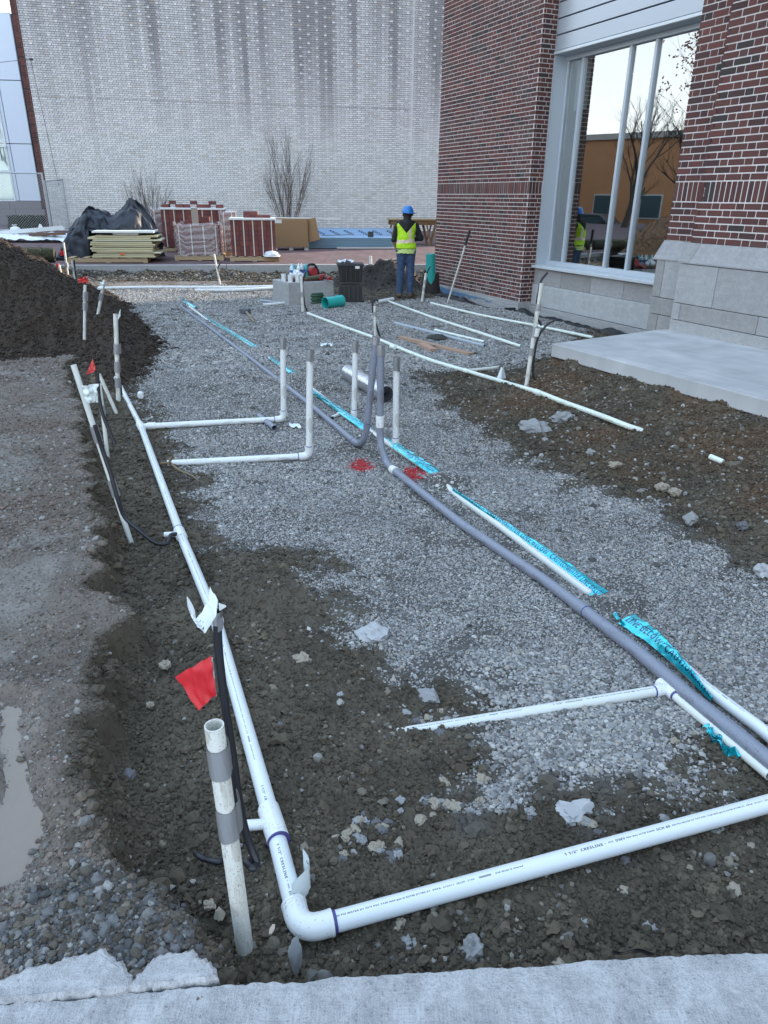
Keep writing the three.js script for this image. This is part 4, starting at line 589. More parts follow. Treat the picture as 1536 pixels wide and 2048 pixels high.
// ------------------------------------------------------------------ marker stakes with hoses, tape and flags
const redMat = pmat(0.52, 0.012, 0.02, 0.42, { side: THREE.DoubleSide }), pinkMat = pmat(0.62, 0.07, 0.07, 0.5, { side: THREE.DoubleSide }), flagWhite = pmat(0.66, 0.72, 0.72, 0.5, { side: THREE.DoubleSide }), tagTex = canvasTex(256, 256, (c, w, h) => { c.fillStyle = '#dfe8e8'; c.fillRect(0, 0, w, h); c.fillStyle = '#222a33'; c.font = 'bold 40px sans-serif'; c.fillText('0023', 30, 90); c.font = '26px sans-serif'; c.fillText('4-20-21', 40, 150); c.fillText('2-1/2', 60, 200); }), tagMat = new THREE.MeshPhysicalMaterial({ map: tagTex, roughness: 0.5, side: THREE.DoubleSide });
function flag(corners, m, parent, name = 'flag', ripple = 0.008) { const [a, b, c, d] = corners.map(V); const nrm = new THREE.Vector3().crossVectors(b.clone().sub(a), d.clone().sub(a)).normalize(), sd = rnd() * 30; return part(name, sheet((u, v) => { const p = a.clone().lerp(b, u).lerp(d.clone().lerp(c, u), v).addScaledVector(nrm, ripple * n2(u * 2.2 + sd, v * 1.8)); return [p.x, p.y, p.z]; }, 14, 10, 0.0009), m, parent); }
// stake: white pipe pushed in the ground with a black hose taped beside it
function stake(label, base, top, r, o = {}) {
  const t = thing('marker_stake', label, 'stake', [0, 0, 0], 0, 'white marker stakes'); const foot = stepTo(base, top, -0.22);
  part('pipe', o.print ? printed([foot, along(foot, top, 0.5), top], r, { hollow: true, radial: 18, period: 0.5 }) : sweep([foot, top], r, { hollow: true, radial: 16 }), o.print ? printOld : (o.m || pvcOld), t);
  if (o.hose) part('hose', sweep(smooth(o.hose, 36), o.hr || 0.009, { radial: 10, hollow: true }), hoseMat, t);
  for (const [k, len, loose] of o.tape || []) wrap(along(base, top, k), top, r * (o.hose ? 1.25 : 1), len, t, loose || 0.012);
  for (const f of o.flags || []) flag(f[0], f[1], t, f[2] || 'flag', f[3] || 0.008);
  return t;
}
{ // the near one
  const b = [-0.309, 0.432, -1.089], tp = [-0.324, 1.065, -1.089];
  stake('near white pipe stake wrapped twice with silver duct tape, open at the top', b, tp, 0.0192, { tape: [[0.86, 0.075, 0.014], [0.60, 0.085, 0.03]] });
  const t = thing('riser_hose', 'upright black hose beside the near stake with a white ribbon tied on top', 'hose');
  const d0 = [-0.319, 1.27, -1.17], q = [[-0.319, 1.27, -1.17], [-0.323, 1.182, -1.17], [-0.32, 1.064, -1.165], [-0.313, 0.939, -1.16], [-0.306, 0.809, -1.15], [-0.296, 0.732, -1.14], [-0.283, 0.684, -1.13], [-0.271, 0.659, -1.115], [-0.277, 0.664, -1.1], [-0.295, 0.662, -1.12]];
  part('hose', sweep(smooth(q, 48), 0.0088, { radial: 14, hollow: true }), hoseMat, t); wrap(stepTo(q[0], q[1], 0.012), q[1], 0.0088, 0.03, t, 0.022);
  const rib = [[-0.364, 1.295, -1.16], [-0.346, 1.253, -1.15], [-0.324, 1.284, -1.14], [-0.318, 1.318, -1.17]];
  part('ribbon', sheet((u, v) => { const p = u < 0.42 ? V(rib[0]).lerp(V(rib[1]), u / 0.42) : u < 0.72 ? V(rib[1]).lerp(V(rib[2]), (u - 0.42) / 0.3) : V(rib[2]).lerp(V(rib[3]), (u - 0.72) / 0.28); return [p.x + (v - 0.5) * 0.012, p.y + (v - 0.5) * -0.03 + 0.004 * n2(u * 5, v), p.z + 0.018 * Math.sin(u * 7)]; }, 40, 5, 0.0008), tagMat, t, 'white ribbon with black lettering');
  part('ribbon_end', sheet((u, v) => { const p = V([-0.314, 1.281, -1.17]).lerp(V([-0.303, 1.277, -1.18]), u); return [p.x, p.y + (v - 0.5) * 0.018 * (1 - u * 0.8), p.z]; }, 8, 4, 0.0008), flagWhite, t);
  flag([[-0.336, 1.173, -1.16], [-0.408, 1.134, -1.15], [-0.368, 1.059, -1.14], [-0.332, 1.085, -1.155]], redMat, t, 'flag', 0.006);
  part('clip', beam([-0.335, 1.169, -1.162], [-0.333, 1.081, -1.157], 0.003, 0.003), ductMat, t);
  solo('drip_hose', sweep(smooth([[-0.478, 0.441, -1.326], [-0.459, 0.452, -1.305], [-0.439, 0.442, -1.305], [-0.414, 0.443, -1.299], [-0.399, 0.431, -1.318]], 24), 0.008, { radial: 10, hollow: true }), hoseMat, 'short black hose end lying in the dirt behind the near stake', 'hose');
}
{ const b = [-1.396, 0.295, -3.5], tp = [-1.544, 1.232, -3.5]; stake('tall leaning white stake with printed marks and a white tag on the left bank', b, tp, 0.0142, { print: true, tape: [[0.62, 0.09, 0.01], [0.30, 0.10, 0.01]], hr: 0.011, hose: [[-1.443, 0.955, -3.4], [-1.425, 0.825, -3.4], [-1.393, 0.698, -3.38], [-1.369, 0.568, -3.36], [-1.346, 0.47, -3.36], [-1.275, 0.408, -3.34], [-1.192, 0.339, -3.33], [-1.142, 0.325, -3.36], [-1.131, 0.353, -3.4], [-1.108, 0.349, -3.42]], flags: [[[[-1.454, 1.162, -3.36], [-1.409, 1.16, -3.42], [-1.408, 1.07, -3.4], [-1.452, 1.078, -3.36]], flagWhite, 'tag', 0.02]] }); }
{ const b = [-2.088, 0.25, -5.064], tp = [-2.069, 0.753, -5.064]; stake('shorter printed white stake just behind the tall leaning one', b, tp, 0.0145, { print: true, tape: [[0.62, 0.07, 0.01]], hr: 0.012, hose: [[-1.944, 0.898, -4.75], [-1.951, 0.756, -4.74], [-1.937, 0.622, -4.72], [-1.899, 0.503, -4.7], [-1.866, 0.42, -4.68]] }); }
{ const b = [-2.435, 0.26, -6.201], tp = [-2.524, 0.562, -6.201]; stake('thin white stake with a red pennant beside the topsoil heap', b, tp, 0.0155, { hose: [[-2.344, 0.71, -5.7], [-2.345, 0.649, -5.7], [-2.335, 0.579, -5.7]], flags: [[[[-2.349, 0.807, -5.7], [-2.427, 0.669, -5.7], [-2.423, 0.669, -5.7], [-2.341, 0.702, -5.7]], pinkMat, 'pennant', 0.01]] }); }
{ const b = [-2.476, 0.24, -6.428], tp = [-2.39, 1.045, -6.428]; stake('straight white pipe stake with three duct tape bands standing before the topsoil heap', b, tp, 0.0195, { tape: [[0.24, 0.09, 0.004], [0.42, 0.10, 0.004], [0.62, 0.09, 0.03]], hr: 0.012, hose: [[-2.443, 0.955, -6.62], [-2.467, 0.695, -6.6], [-2.49, 0.42, -6.58], [-2.492, 0.279, -6.57]], flags: [[[[-2.439, 0.993, -6.6], [-2.402, 1.068, -6.6], [-2.411, 1.002, -6.6], [-2.439, 0.967, -6.6]], flagWhite, 'ribbon', 0.005]] }); }
{ const b = [-3.739, 0.359, -8.9], tp = [-3.628, 1.014, -8.9]; stake('upright white stake on the topsoil heap with a red ribbon on top', b, tp, 0.0185, { tape: [[0.62, 0.09, 0.03], [0.80, 0.11, 0.03]], hr: 0.012, hose: [[-3.693, 0.835, -8.93], [-3.743, 0.597, -8.93], [-3.774, 0.366, -8.93]], flags: [[[[-3.693, 1.093, -8.9], [-3.582, 1.112, -8.9], [-3.594, 1.037, -8.9], [-3.703, 1.036, -8.9]], pinkMat, 'ribbon', 0.04]] }); }
{ const b = [-3.732, 0.569, -9.4], tp = [-3.575, 1.022, -9.4]; stake('stake with a white rag leaning on the edge of the topsoil heap', b, tp, 0.019, { tape: [[0.55, 0.10, 0.01]], hr: 0.012, hose: [[-3.616, 0.922, -9.42], [-3.664, 0.774, -9.42], [-3.72, 0.573, -9.42]], flags: [[[[-3.607, 1.001, -9.36], [-3.571, 0.99, -9.36], [-3.604, 0.898, -9.36], [-3.672, 0.91, -9.36]], flagWhite, 'rag', 0.02]] }); }
{ const b = [-5.123, 0.488, -12.2], tp = [-5.124, 1.028, -12.2]; stake('leaning white stake with a black hose on the far side of the heap', b, tp, 0.019, { tape: [[0.4, 0.09, 0.03], [0.75, 0.06, 0.03]], hr: 0.013, hose: [[-5.09, 1.036, -12.2], [-5.104, 0.804, -12.2], [-5.104, 0.504, -12.2]] }); }
{ const b = [-5.5, 0.518, -12.6], tp = [-5.524, 0.922, -12.6]; stake('short stake with hanging dark and bright red ribbons on the heap', b, tp, 0.02, { tape: [[0.35, 0.08, 0.02]], hr: 0.013, hose: [[-5.528, 0.802, -12.6], [-5.523, 0.681, -12.6], [-5.514, 0.534, -12.6]], flags: [[[[-5.572, 0.938, -12.6], [-5.52, 0.946, -12.6], [-5.522, 0.834, -12.6], [-5.583, 0.826, -12.6]], redMat, 'ribbon', 0.02], [[[-5.583, 0.826, -12.6], [-5.533, 0.818, -12.6], [-5.55, 0.721, -12.6], [-5.59, 0.737, -12.6]], pinkMat, 'ribbon', 0.02]] }); }
{ const b = [-5.833, 0.578, -13.6], tp = [-5.814, 1.222, -13.6]; stake('tallest thin stake with a small square red flag before the tarp', b, tp, 0.018, { hr: 0.012, tape: [[0.4, 0.08, 0.03]], hose: [[-5.822, 0.967, -13.6], [-5.84, 0.752, -13.6], [-5.841, 0.586, -13.6]], flags: [[[[-5.901, 1.085, -13.6], [-5.818, 1.095, -13.6], [-5.825, 1.001, -13.6], [-5.916, 1, -13.6]], redMat, 'flag', 0.02]] }); }
{ const b = [-1.436, 0.2, -12.587], tp = [-1.441, 0.792, -12.587]; stake('white stake with a black hose bowed over it before the concrete vault', b, tp, 0.026, { tape: [[0.5, 0.08, 0.01]], hr: 0.014, hose: [[-1.363, 0.849, -12.587], [-1.418, 0.727, -12.587], [-1.418, 0.483, -12.587], [-1.398, 0.301, -12.587], [-1.351, 0.184, -12.587]] }); }
{ const b = [-0.15, 0.2, -10.248], tp = [-0.166, 0.627, -10.248]; stake('white stake with a looped black hose just behind the grey uprights', b, tp, 0.02, { tape: [[0.75, 0.06, 0.01]], hr: 0.013, hose: [[-0.111, 0.695, -10.248], [-0.173, 0.715, -10.248], [-0.194, 0.64, -10.248], [-0.172, 0.491, -10.248], [-0.129, 0.333, -10.248], [-0.057, 0.159, -10.248], [0.059, 0.068, -10.248]] }); }
{ const b = [0.685, 0.2, -14.14], tp = [0.744, 0.723, -14.14]; stake('slim white stake standing beside the teal upright pipe', b, tp, 0.024, { tape: [[0.7, 0.07, 0.03], [0.45, 0.06, 0.03]], hr: 0.013, hose: [[0.825, 0.84, -14.14], [0.771, 0.75, -14.14], [0.739, 0.596, -14.14], [0.766, 0.34, -14.14]] }); }
{ const b = [1.385, 0.31, -6.898], tp = [1.438, 1.3, -6.898]; stake('tall white pipe stake with arching black hoses standing at the spoil bank', b, tp, 0.0205, { tape: [[0.55, 0.10, 0.01], [0.36, 0.07, 0.01], [0.78, 0.06, 0.01]], hr: 0.011, hose: [[1.484, 1.394, -6.898], [1.435, 1.327, -6.898], [1.419, 1.215, -6.898], [1.412, 1.093, -6.898], [1.432, 0.988, -6.898], [1.477, 0.914, -6.898]] });
  const t = scene.children[scene.children.length - 1]; part('hose', sweep(smooth([[1.595, 0.962, -6.898], [1.537, 0.929, -6.898], [1.491, 0.872, -6.898], [1.455, 0.797, -6.898], [1.437, 0.634, -6.898], [1.439, 0.464, -6.898], [1.478, 0.361, -6.898]], 30), 0.011, { radial: 10 }), hoseMat, t); part('coupling', sweep([[1.425, 0.815, -6.898], [1.436, 0.89, -6.898]], 0.033, { radial: 18 }), pvcMat, t); }
{ const b = [-3.661, 0.25, -16.278], tp = [-3.739, 0.87, -16.278]; stake('thin white stake leaning in front of the paver pallets', b, tp, 0.021, { hr: 0.012, hose: [[-3.614, 0.687, -16.278], [-3.677, 0.584, -16.278], [-3.669, 0.417, -16.278], [-3.659, 0.271, -16.278]] }); }
{ const b = [-0.365, 0.4, -17.312], tp = [-0.378, 0.794, -17.312]; stake('short white stake with a thick white cap by the dark soil mound', b, tp, 0.02, { flags: [], tape: [[0.55, 0.05, 0.02]] }); const t = scene.children[scene.children.length - 1]; part('cap', sweep([stepTo(tp, b, 0.22), tp], 0.032, { radial: 16 }), pvcMat, t); }
// rake handle leaning on the brick pier
{ const t = thing('leaning_pole', 'thin pale pole with a black grip leaning on the brick pier', 'pole'); const b = [1.162, 0.2, -13.966], tp = [1.475, 1.452, -13.75]; part('shaft', sweep([b, tp], 0.016, { radial: 12 }), pvcOld, t); part('grip', sweep([stepTo(tp, b, 0.22), stepTo(tp, b, -0.05)], 0.022, { radial: 12 }), hoseMat, t); }
// wood, scraps, roll of lagging, mallet, root
const woodMat = (r, g, b) => mat(r, g, b, 0.85, { bumpMap: grainTex, bumpScale: 0.003 });
{ const t = thing('wooden_stake', 'long rough wooden stake lying on the gravel', 'stake'); part('board', beam([0.211, 0.22, -10.118], [1.072, 0.22, -8.976], 0.09, 0.04), woodMat(0.36, 0.24, 0.17), t); }
{ const t = thing('wooden_offcut', 'short wooden offcut lying across the long wooden stake', 'wood'); part('board', beam([0.475, 0.23, -9.592], [0.62, 0.22, -9.207], 0.10, 0.04), woodMat(0.40, 0.25, 0.18), t); }
{ const a = [0.709, 0.22, -10.111]; solo('black_scrap', sheet((u, v) => { const an = u * Math.PI * 2, r = v * (0.13 + 0.03 * Math.sin(an * 2)); return [Math.cos(an) * r * 1.1, 0.05 * (1 - v * v) + 0.01 * n2(u * 6, v * 3) + (Math.cos(an) > 0.8 ? v * 0.02 : 0), Math.sin(an) * r * 0.8]; }, 30, 8, 0.003), mat(0.03, 0.03, 0.026, 0.8), 'curled black scrap lying between the grey pipe and wooden stake', 'scrap', null, a); }
{
  const t = thing('foil_roll', 'roll of silver foil lying behind the uprights, dark spiral end towards us', 'roll'); const a = [-0.4, 0.285, -7.6], b = [0.006, 0.285, -6.679], foil = mat(0.62, 0.63, 0.66, 0.28, { metalness: 0.85, bumpMap: grainTex, bumpScale: 0.004 });
  part('outer_wrap', sweep([a, b], 0.083, { radial: 30, hollow: true, wall: 0.96 }), foil, t); const d = dirOf(a, b), up = new THREE.Vector3(0, 1, 0).addScaledVector(d, -d.y).normalize(), w = new THREE.Vector3().crossVectors(d, up);
  for (let k = 0; k < 6; k++) part('spiral_layer', sweep([a, stepTo(b, a, 0.004 + 0.004 * (k % 2))], 0.078 - k * 0.0115, { radial: 24, hollow: true, wall: 0.90 }), mat(0.035, 0.037, 0.045, 0.7), t);
}
{ const t = thing('mallet', 'mallet lying on the gravel near the dirt', 'hammer'); part('head', rbox(0.11, 0.09, 0.17, 0.02).applyMatrix4(new THREE.Matrix4().makeRotationY(1.2).setPosition(...[-2.376, 0.25, -12.275])), mat(0.10, 0.105, 0.12, 0.7), t); part('handle', sweep([[-2.344, 0.24, -12.233], [-2.051, 0.23, -11.262]], 0.02, { radial: 10 }), woodMat(0.24, 0.18, 0.13), t); }
{ const t = thing('twig_root', 'forked brown root lying across the buried pipe end', 'root'); const m = woodMat(0.20, 0.15, 0.09); part('stem', sweep(smooth([[-1.61, 0.239, -4.811], [-1.546, 0.25, -4.794], [-1.439, 0.247, -4.663], [-1.32, 0.242, -4.562], [-1.257, 0.236, -4.485]], 20), [...Array(21)].map((_, i) => 0.012 - 0.0004 * i), { radial: 8 }), m, t); part('fork', sweep(smooth([[-1.539, 0.252, -4.77], [-1.519, 0.292, -4.763], [-1.494, 0.323, -4.74]], 8), [...Array(9)].map((_, i) => 0.012 - 0.0008 * i), { radial: 8 }), m, t); }
{ const m = (k) => flagWhite; solo('paper_scrap', sheet((u, v) => [(u - 0.5) * 0.10 + v * 0.02, 0.012 * n2(u * 2, v * 2) + 0.01, (v - 0.5) * 0.09 + u * 0.03], 10, 8, 0.001), flagWhite, 'square white paper scrap on gravel between the two upright ends', 'paper', null, [-0.782, 0.205, -5.88]);
  solo('paper_scrap', sheet((u, v) => [(u - 0.5) * 0.16, 0.03 * n2(u * 4, v * 3) + 0.02, (v - 0.5) * 0.08], 12, 8, 0.001), flagWhite, 'crumpled white paper scrap on open gravel', 'paper', null, [-0.786, 0.21, -9.481]);
  solo('paper_tag', sheet((u, v) => [0.02 * Math.sin(u * 4), (v - 0.5) * 0.09 + 0.02, (u - 0.5) * 0.10], 10, 8, 0.001), tagMat, 'torn white label standing against the pipe above the near elbow', 'label', null, [-0.192, 0.458, -1.223]);
  solo('plastic_flap', sheet((u, v) => [(u - 0.5) * 0.10 * (1 - v * 0.7), v * 0.12, 0.02 * Math.sin(u * 4)], 8, 8, 0.001), flagWhite, 'small white plastic flap standing on the long irrigation pipe', 'flap', null, [1.237, 0.26, -7.509]); }
{ const b = [-0.184, 0.433, -1.032], m = solo('slate_shard', rockGeo(23, 2, 0.2, true), mat(0.27, 0.285, 0.29, 0.85, { bumpMap: grainTex, bumpScale: 0.003 }), 'grey pointed stone shard stuck upright by the pavement edge', 'shard', null, [b[0], b[1] + 0.04, b[2]]); m.scale.set(0.016, 0.062, 0.012); m.rotation.z = -0.08; }
{ const b = [-0.247, 0.441, -1.13]; solo('splinter', sheet((u, v) => [(u - 0.5) * 0.012 * (1 - Math.abs(v - 0.5)), v * 0.03, v * 0.045], 4, 8, 0.002), mat(0.5, 0.42, 0.34, 0.8), 'pale wood splinter beside the near elbow', 'splinter', null, b); }
{ const t = thing('plastic_scrap', 'bent dark plastic scrap lying against the pavement edge', 'scrap'); part('strip', sheet((u, v) => { const p = V([0.512, 0.483, -1.043]).lerp(V([0.609, 0.493, -1.035]), u); return [p.x, p.y + v * 0.022 - 0.02 * Math.sin(u * 9) * 0.3, p.z + v * 0.012]; }, 20, 4, 0.003), mat(0.10, 0.12, 0.14, 0.5), t); }
// individual stones
const rockMats = { white: mat(0.36, 0.365, 0.37, 0.9, { bumpMap: grainTex, bumpScale: 0.004 }), grey: mat(0.24, 0.245, 0.245, 0.9, { bumpMap: grainTex, bumpScale: 0.003 }), tan: mat(0.27, 0.235, 0.185, 0.9, { bumpMap: grainTex, bumpScale: 0.003 }), dark: mat(0.11, 0.11, 0.115, 0.9, { bumpMap: grainTex, bumpScale: 0.003 }) };
const rockShapes = [11, 12, 13, 14, 15, 16, 17].map((k, i) => rockGeo(k, 3, 0.34, i % 3 === 0));
function rock(p, w, h, kind, label, group, shape) { const m = solo('stone', rockShapes[shape === undefined ? Math.floor(rnd() * 7) : shape], rockMats[kind], label, 'stone', group, [p[0], p[1] + h * 0.04, p[2]], rr(0, 6)); m.scale.set(w / 2, h / 2, w / 2 * rr(0.7, 1)); return m; }
rock([-0.04, 0.341, -2.501], 0.125, 0.06, 'white', 'large pale concrete chunk at the edge of the gravel', null, 4).scale.z = 0.062;
rock([0.166, 0.379, -2.048], 0.085, 0.05, 'grey', 'long angular grey stone above the slim pipe', null, 0).rotation.set(0.1, -0.8, 0.2);
rock([-0.313, 0.351, -2.3], 0.07, 0.045, 'tan', 'smooth tan cobble alone on bare dirt', null, 1);
rock([0.213, 0.432, -1.078], 0.055, 0.07, 'grey', 'upright light stone near the pavement edge', null, 2);
rock([0.537, 0.418, -1.502], 0.075, 0.03, 'white', 'broken white concrete flake on the gravel fringe', 'white flakes', 3); rock([0.577, 0.419, -1.52], 0.06, 0.045, 'white', 'thicker white concrete flake leaning on another', 'white flakes', 6);
rock([1.26, 0.24, -5.787], 0.26, 0.13, 'grey', 'flat grey stone at the toe of the spoil bank', null, 5); rock([1.529, 0.285, -5.913], 0.19, 0.12, 'grey', 'rounded grey stone above the flat one on the spoil bank', null, 1);
rock([1.897, 0.314, -3.124], 0.09, 0.09, 'white', 'bluish white stone at the right end of the spoil bank', null, 2);
rock([-0.416, 0.575, -0.919], 0.032, 0.02, 'tan', 'tan stone resting on the short broken slab', null, 1);
const stones = [[0.063, 0.375, -1.959], [-0.002, 0.382, -1.865], [0.036, 0.383, -1.845], [0.194, 0.383, -1.853], [-0.07, 0.419, -1.348], [-0.039, 0.411, -1.469], [-0.008, 0.412, -1.45], [-0.052, 0.416, -1.396], [0, 0.418, -1.371], [0.189, 0.4, -1.621], [0.129, 0.405, -1.549], [0.172, 0.405, -1.541], [0.214, 0.406, -1.526], [0.642, 0.42, -1.335], [0.481, 0.431, -1.144], [0.605, 0.427, -1.238], [-0.295, 0.338, -2.47], [-0.148, 0.318, -2.745], [0.926, 0.412, -1.446], [0.997, 0.416, -1.394], [0.128, 0.432, -1.074], [0.065, 0.432, -1.092], [0.049, 0.431, -1.141], [0.406, 0.433, -1.048], [0.286, 0.431, -1.144], [0.638, 0.431, -1.136], [0.889, 0.427, -1.248], [-0.762, 0.398, -1.64], [-0.715, 0.413, -1.431], [-0.81, 0.373, -1.995], [-0.834, 0.354, -2.253], [-0.341, 0.38, -1.891], [-0.348, 0.399, -1.625], [-0.418, 0.389, -1.761], [-0.202, 0.37, -2.036], [-0.151, 0.367, -2.068], [-0.073, 0.36, -2.166], [-0.043, 0.366, -2.086], [-0.172, 0.408, -1.505], [-0.108, 0.399, -1.629], [0.307, 0.399, -1.635], [0.419, 0.41, -1.476], [1.796, 0.3, -3.804], [1.829, 0.283, -4.345], [1.874, 0.288, -4.247], [2.071, 0.294, -3.728], [1.536, 0.28, -5.047], [1.654, 0.27, -4.806], [1.086, 0.22, -6.244], [1.295, 0.23, -5.492], [-0.411, 0.43, -1.188], [-0.381, 0.431, -1.162], [-0.418, 0.416, -1.391], [-0.319, 0.412, -1.446], [0.111, 0.41, -1.471], [0.026, 0.421, -1.33], [0.8, 0.41, -1.481], [1.033, 0.382, -1.863], [0.959, 0.385, -1.823], [0.907, 0.382, -1.861]];
const kinds = ['grey', 'tan', 'tan', 'dark', 'grey', 'tan', 'dark'];
stones.forEach((p, i) => { const far = -p[2] > 3.5 ? 2.2 : 1, w = rr(0.022, 0.05) * far; rock(p, w, w * rr(0.55, 0.85), kinds[i % 7], 'hand-sized loose stone, grey or tan, lying in the dug dirt', 'loose stones in the dug dirt'); });
// rubble gathered between the slim pipe and the foreground pipe
for (const [c, n, rx, rz] of [[[-0.035, 0.415, -1.41], 24, 0.085, 0.075], [[0.157, 0.406, -1.537], 16, 0.10, 0.035], [[0.532, 0.41, -1.477], 9, 0.10, 0.03], [[0.131, 0.377, -1.927], 8, 0.10, 0.05]]) for (let i = 0; i < n; i++) { const x = c[0] + rr(-rx, rx) * (0.5 + rnd()), z = c[2] + rr(-rz, rz) * (0.5 + rnd()), w = rr(0.014, 0.036); rock([x, groundH(x, z), z], w, w * rr(0.55, 0.85), kinds[i % 7], 'dusty rubble stone in the loose cluster by the foreground pipe', 'rubble by the foreground pipe'); }

// ------------------------------------------------------------------ tools and parts on the gravel before the kerb
const tealMat = pmat(0.02, 0.36, 0.33, 0.38), blackPl = mat(0.014, 0.015, 0.017, 0.5);
{
  const t = thing('concrete_vault', 'grey open concrete box with tools and bottles set on its rim', 'vault'); const a = [-1.769, 0.2, -13.308], b = [-0.984, 0.2, -13.782], c = [-2.363, 0.2, -16.097];
  // corner posts of the box, front edge along a-b, depth back towards the kerb
  const ax = V(b).sub(V(a)).setY(0), len = ax.length(); ax.normalize(); const az = new THREE.Vector3(ax.z, 0, -ax.x), rot = Math.atan2(-ax.z, ax.x); t.position.set(a[0], 0.2, a[2]); t.rotation.y = rot;
  const h = 0.40, dp = 0.72, m = concreteMat; for (const [w, d, x, z] of [[len, 0.1, len / 2, -0.05], [len, 0.1, len / 2, -dp + 0.05], [0.1, dp - 0.2, 0.05, -dp / 2], [0.1, dp - 0.2, len - 0.05, -dp / 2]]) part('wall', uvBox(rbox(w, h + 0.1, d, 0.01, x, h / 2 - 0.05, z), 0.6), m, t);
  part('lid', rbox(len - 0.25, 0.05, 0.35, 0.01, len / 2, h + 0.02, -0.36), mat(0.16, 0.08, 0.06, 0.8), t);
  const put = (x, y, z) => { const p = new THREE.Vector3(x, y, z).applyAxisAngle(new THREE.Vector3(0, 1, 0), rot); return [a[0] + p.x, 0.2 + p.y, a[2] + p.z]; };
  const q = put(len - 0.35, h + 0.06, -0.1); const d = thing('power_drill', 'red and black power drill lying on the vault rim', 'drill', q, rot + 0.2);
  part('body', sweep([[-0.18, 0, 0], [0.02, 0.0, 0], [0.10, 0.01, 0]], [0.028, 0.036, 0.038], { radial: 14 }), mat(0.10, 0.09, 0.06, 0.7), d); part('motor', rbox(0.15, 0.09, 0.09, 0.02, 0.17, 0.0, 0), mat(0.30, 0.03, 0.03, 0.5), d); part('handle', rbox(0.05, 0.05, 0.17, 0.015, 0.18, -0.01, 0.11), blackPl, d); part('battery', rbox(0.09, 0.06, 0.06, 0.01, 0.18, -0.01, 0.22), mat(0.28, 0.03, 0.03, 0.5), d);
  const sw = put(len * 0.75, h + 0.13, -0.45), s2 = thing('circular_saw', 'red and black saw standing on the vault lid', 'saw', sw, rot); part('motor', sweep([[0, 0, -0.1], [0, 0, 0.1]], 0.075, { radial: 18 }), mat(0.32, 0.03, 0.03, 0.5), s2); part('handle', sweep(smooth([[-0.12, 0.02, 0], [-0.06, 0.12, 0], [0.06, 0.12, 0], [0.12, 0.03, 0]], 16), 0.022, { radial: 10 }), blackPl, s2); part('guard', sweep([[0.05, -0.02, -0.02], [0.05, -0.02, 0.03]], 0.1, { radial: 20 }), blackPl, s2);
  [[0.30, -0.40, 0], [0.38, -0.46, 1], [0.47, -0.42, 2], [0.56, -0.46, 0], [0.66, -0.46, 1]].forEach(([x, z, k]) => { const p = put(x * len * 0.95, h + 0.04, z); const bt = thing('water_bottle', ['clear water bottle with a blue label standing on the vault', 'teal tinted water bottle standing on the vault', 'white spray bottle standing on the vault'][k], 'bottle', p, 0, 'bottles on the vault'); const mm = [pmat(0.55, 0.68, 0.75, 0.2), pmat(0.05, 0.35, 0.36, 0.3), pmat(0.7, 0.72, 0.72, 0.4)][k]; part('bottle', new THREE.LatheGeometry([[0.001, 0], [0.036, 0], [0.038, 0.02], [0.038, 0.17], [0.028, 0.2], [0.013, 0.22], [0.013, 0.25], [0.001, 0.25]].map((e) => new THREE.Vector2(...e)), 14), mm, bt); part('label', new THREE.CylinderGeometry(0.039, 0.039, 0.06, 14, 1, true).translate(0, 0.11, 0), mat(0.05, 0.12, 0.3, 0.6), bt); });
  const bg = put(0.36 * len, h + 0.02, -0.35); solo('plastic_bag', sheet((u, v) => { const an = u * 6.283, r = 0.11 * Math.sin(v * 3.0 + 0.12) * (1 + 0.35 * n2(Math.cos(an) * 1.5, Math.sin(an) * 1.5 + v * 3)); return [Math.cos(an) * r, v * 0.17 + 0.03 * n2(u * 8, v * 4), Math.sin(an) * r]; }, 28, 12), pmat(0.72, 0.76, 0.78, 0.35), 'crumpled white plastic bag on the vault lid', 'bag', null, bg);
  for (const [x, z] of [[0.1, -0.12], [0.22, -0.06], [0.05, -0.3]]) { const p = put(x, h + 0.0, z); solo('pipe_offcut', sweep([[0, 0, 0], [0, 0.13, 0]], 0.045, { hollow: true, radial: 16 }), pvcMat, 'short white pipe offcut standing on the vault corner', 'pipe', 'pipe offcuts on the vault', p); }
}
{ const t = thing('teal_pipe_offcut', 'short teal pipe length with a bell end lying on the gravel', 'pipe'); const a = [-1.088, 0.3, -13.003], b = [-0.813, 0.3, -13.296]; part('barrel', sweep([a, along(a, b, 0.72), along(a, b, 0.78), b], [0.098, 0.098, 0.108, 0.108], { hollow: true, radial: 28, wall: 0.93 }), tealMat, t); }
{ const t = thing('hose_coil', 'coil of dark green hose lying flat on the gravel', 'hose'); const c = [-1.366, 0.2, -13.749], m = mat(0.035, 0.085, 0.05, 0.45); for (let k = 0; k < 6; k++) { const g = new THREE.TorusGeometry(0.205 - (k % 2) * 0.012, 0.018, 8, 36); g.rotateX(Math.PI / 2); g.translate(c[0], c[1] + 0.03 + k * 0.031, c[2]); part('coil_turn', g, m, t); } part('free_end', sweep(smooth([plus(c, -0.2, 0.19, 0), plus(c, -0.16, 0.27, -0.1), plus(c, -0.02, 0.32, -0.1), plus(c, 0.10, 0.33, -0.05)], 16), 0.016, { radial: 8 }), hoseMat, t); }
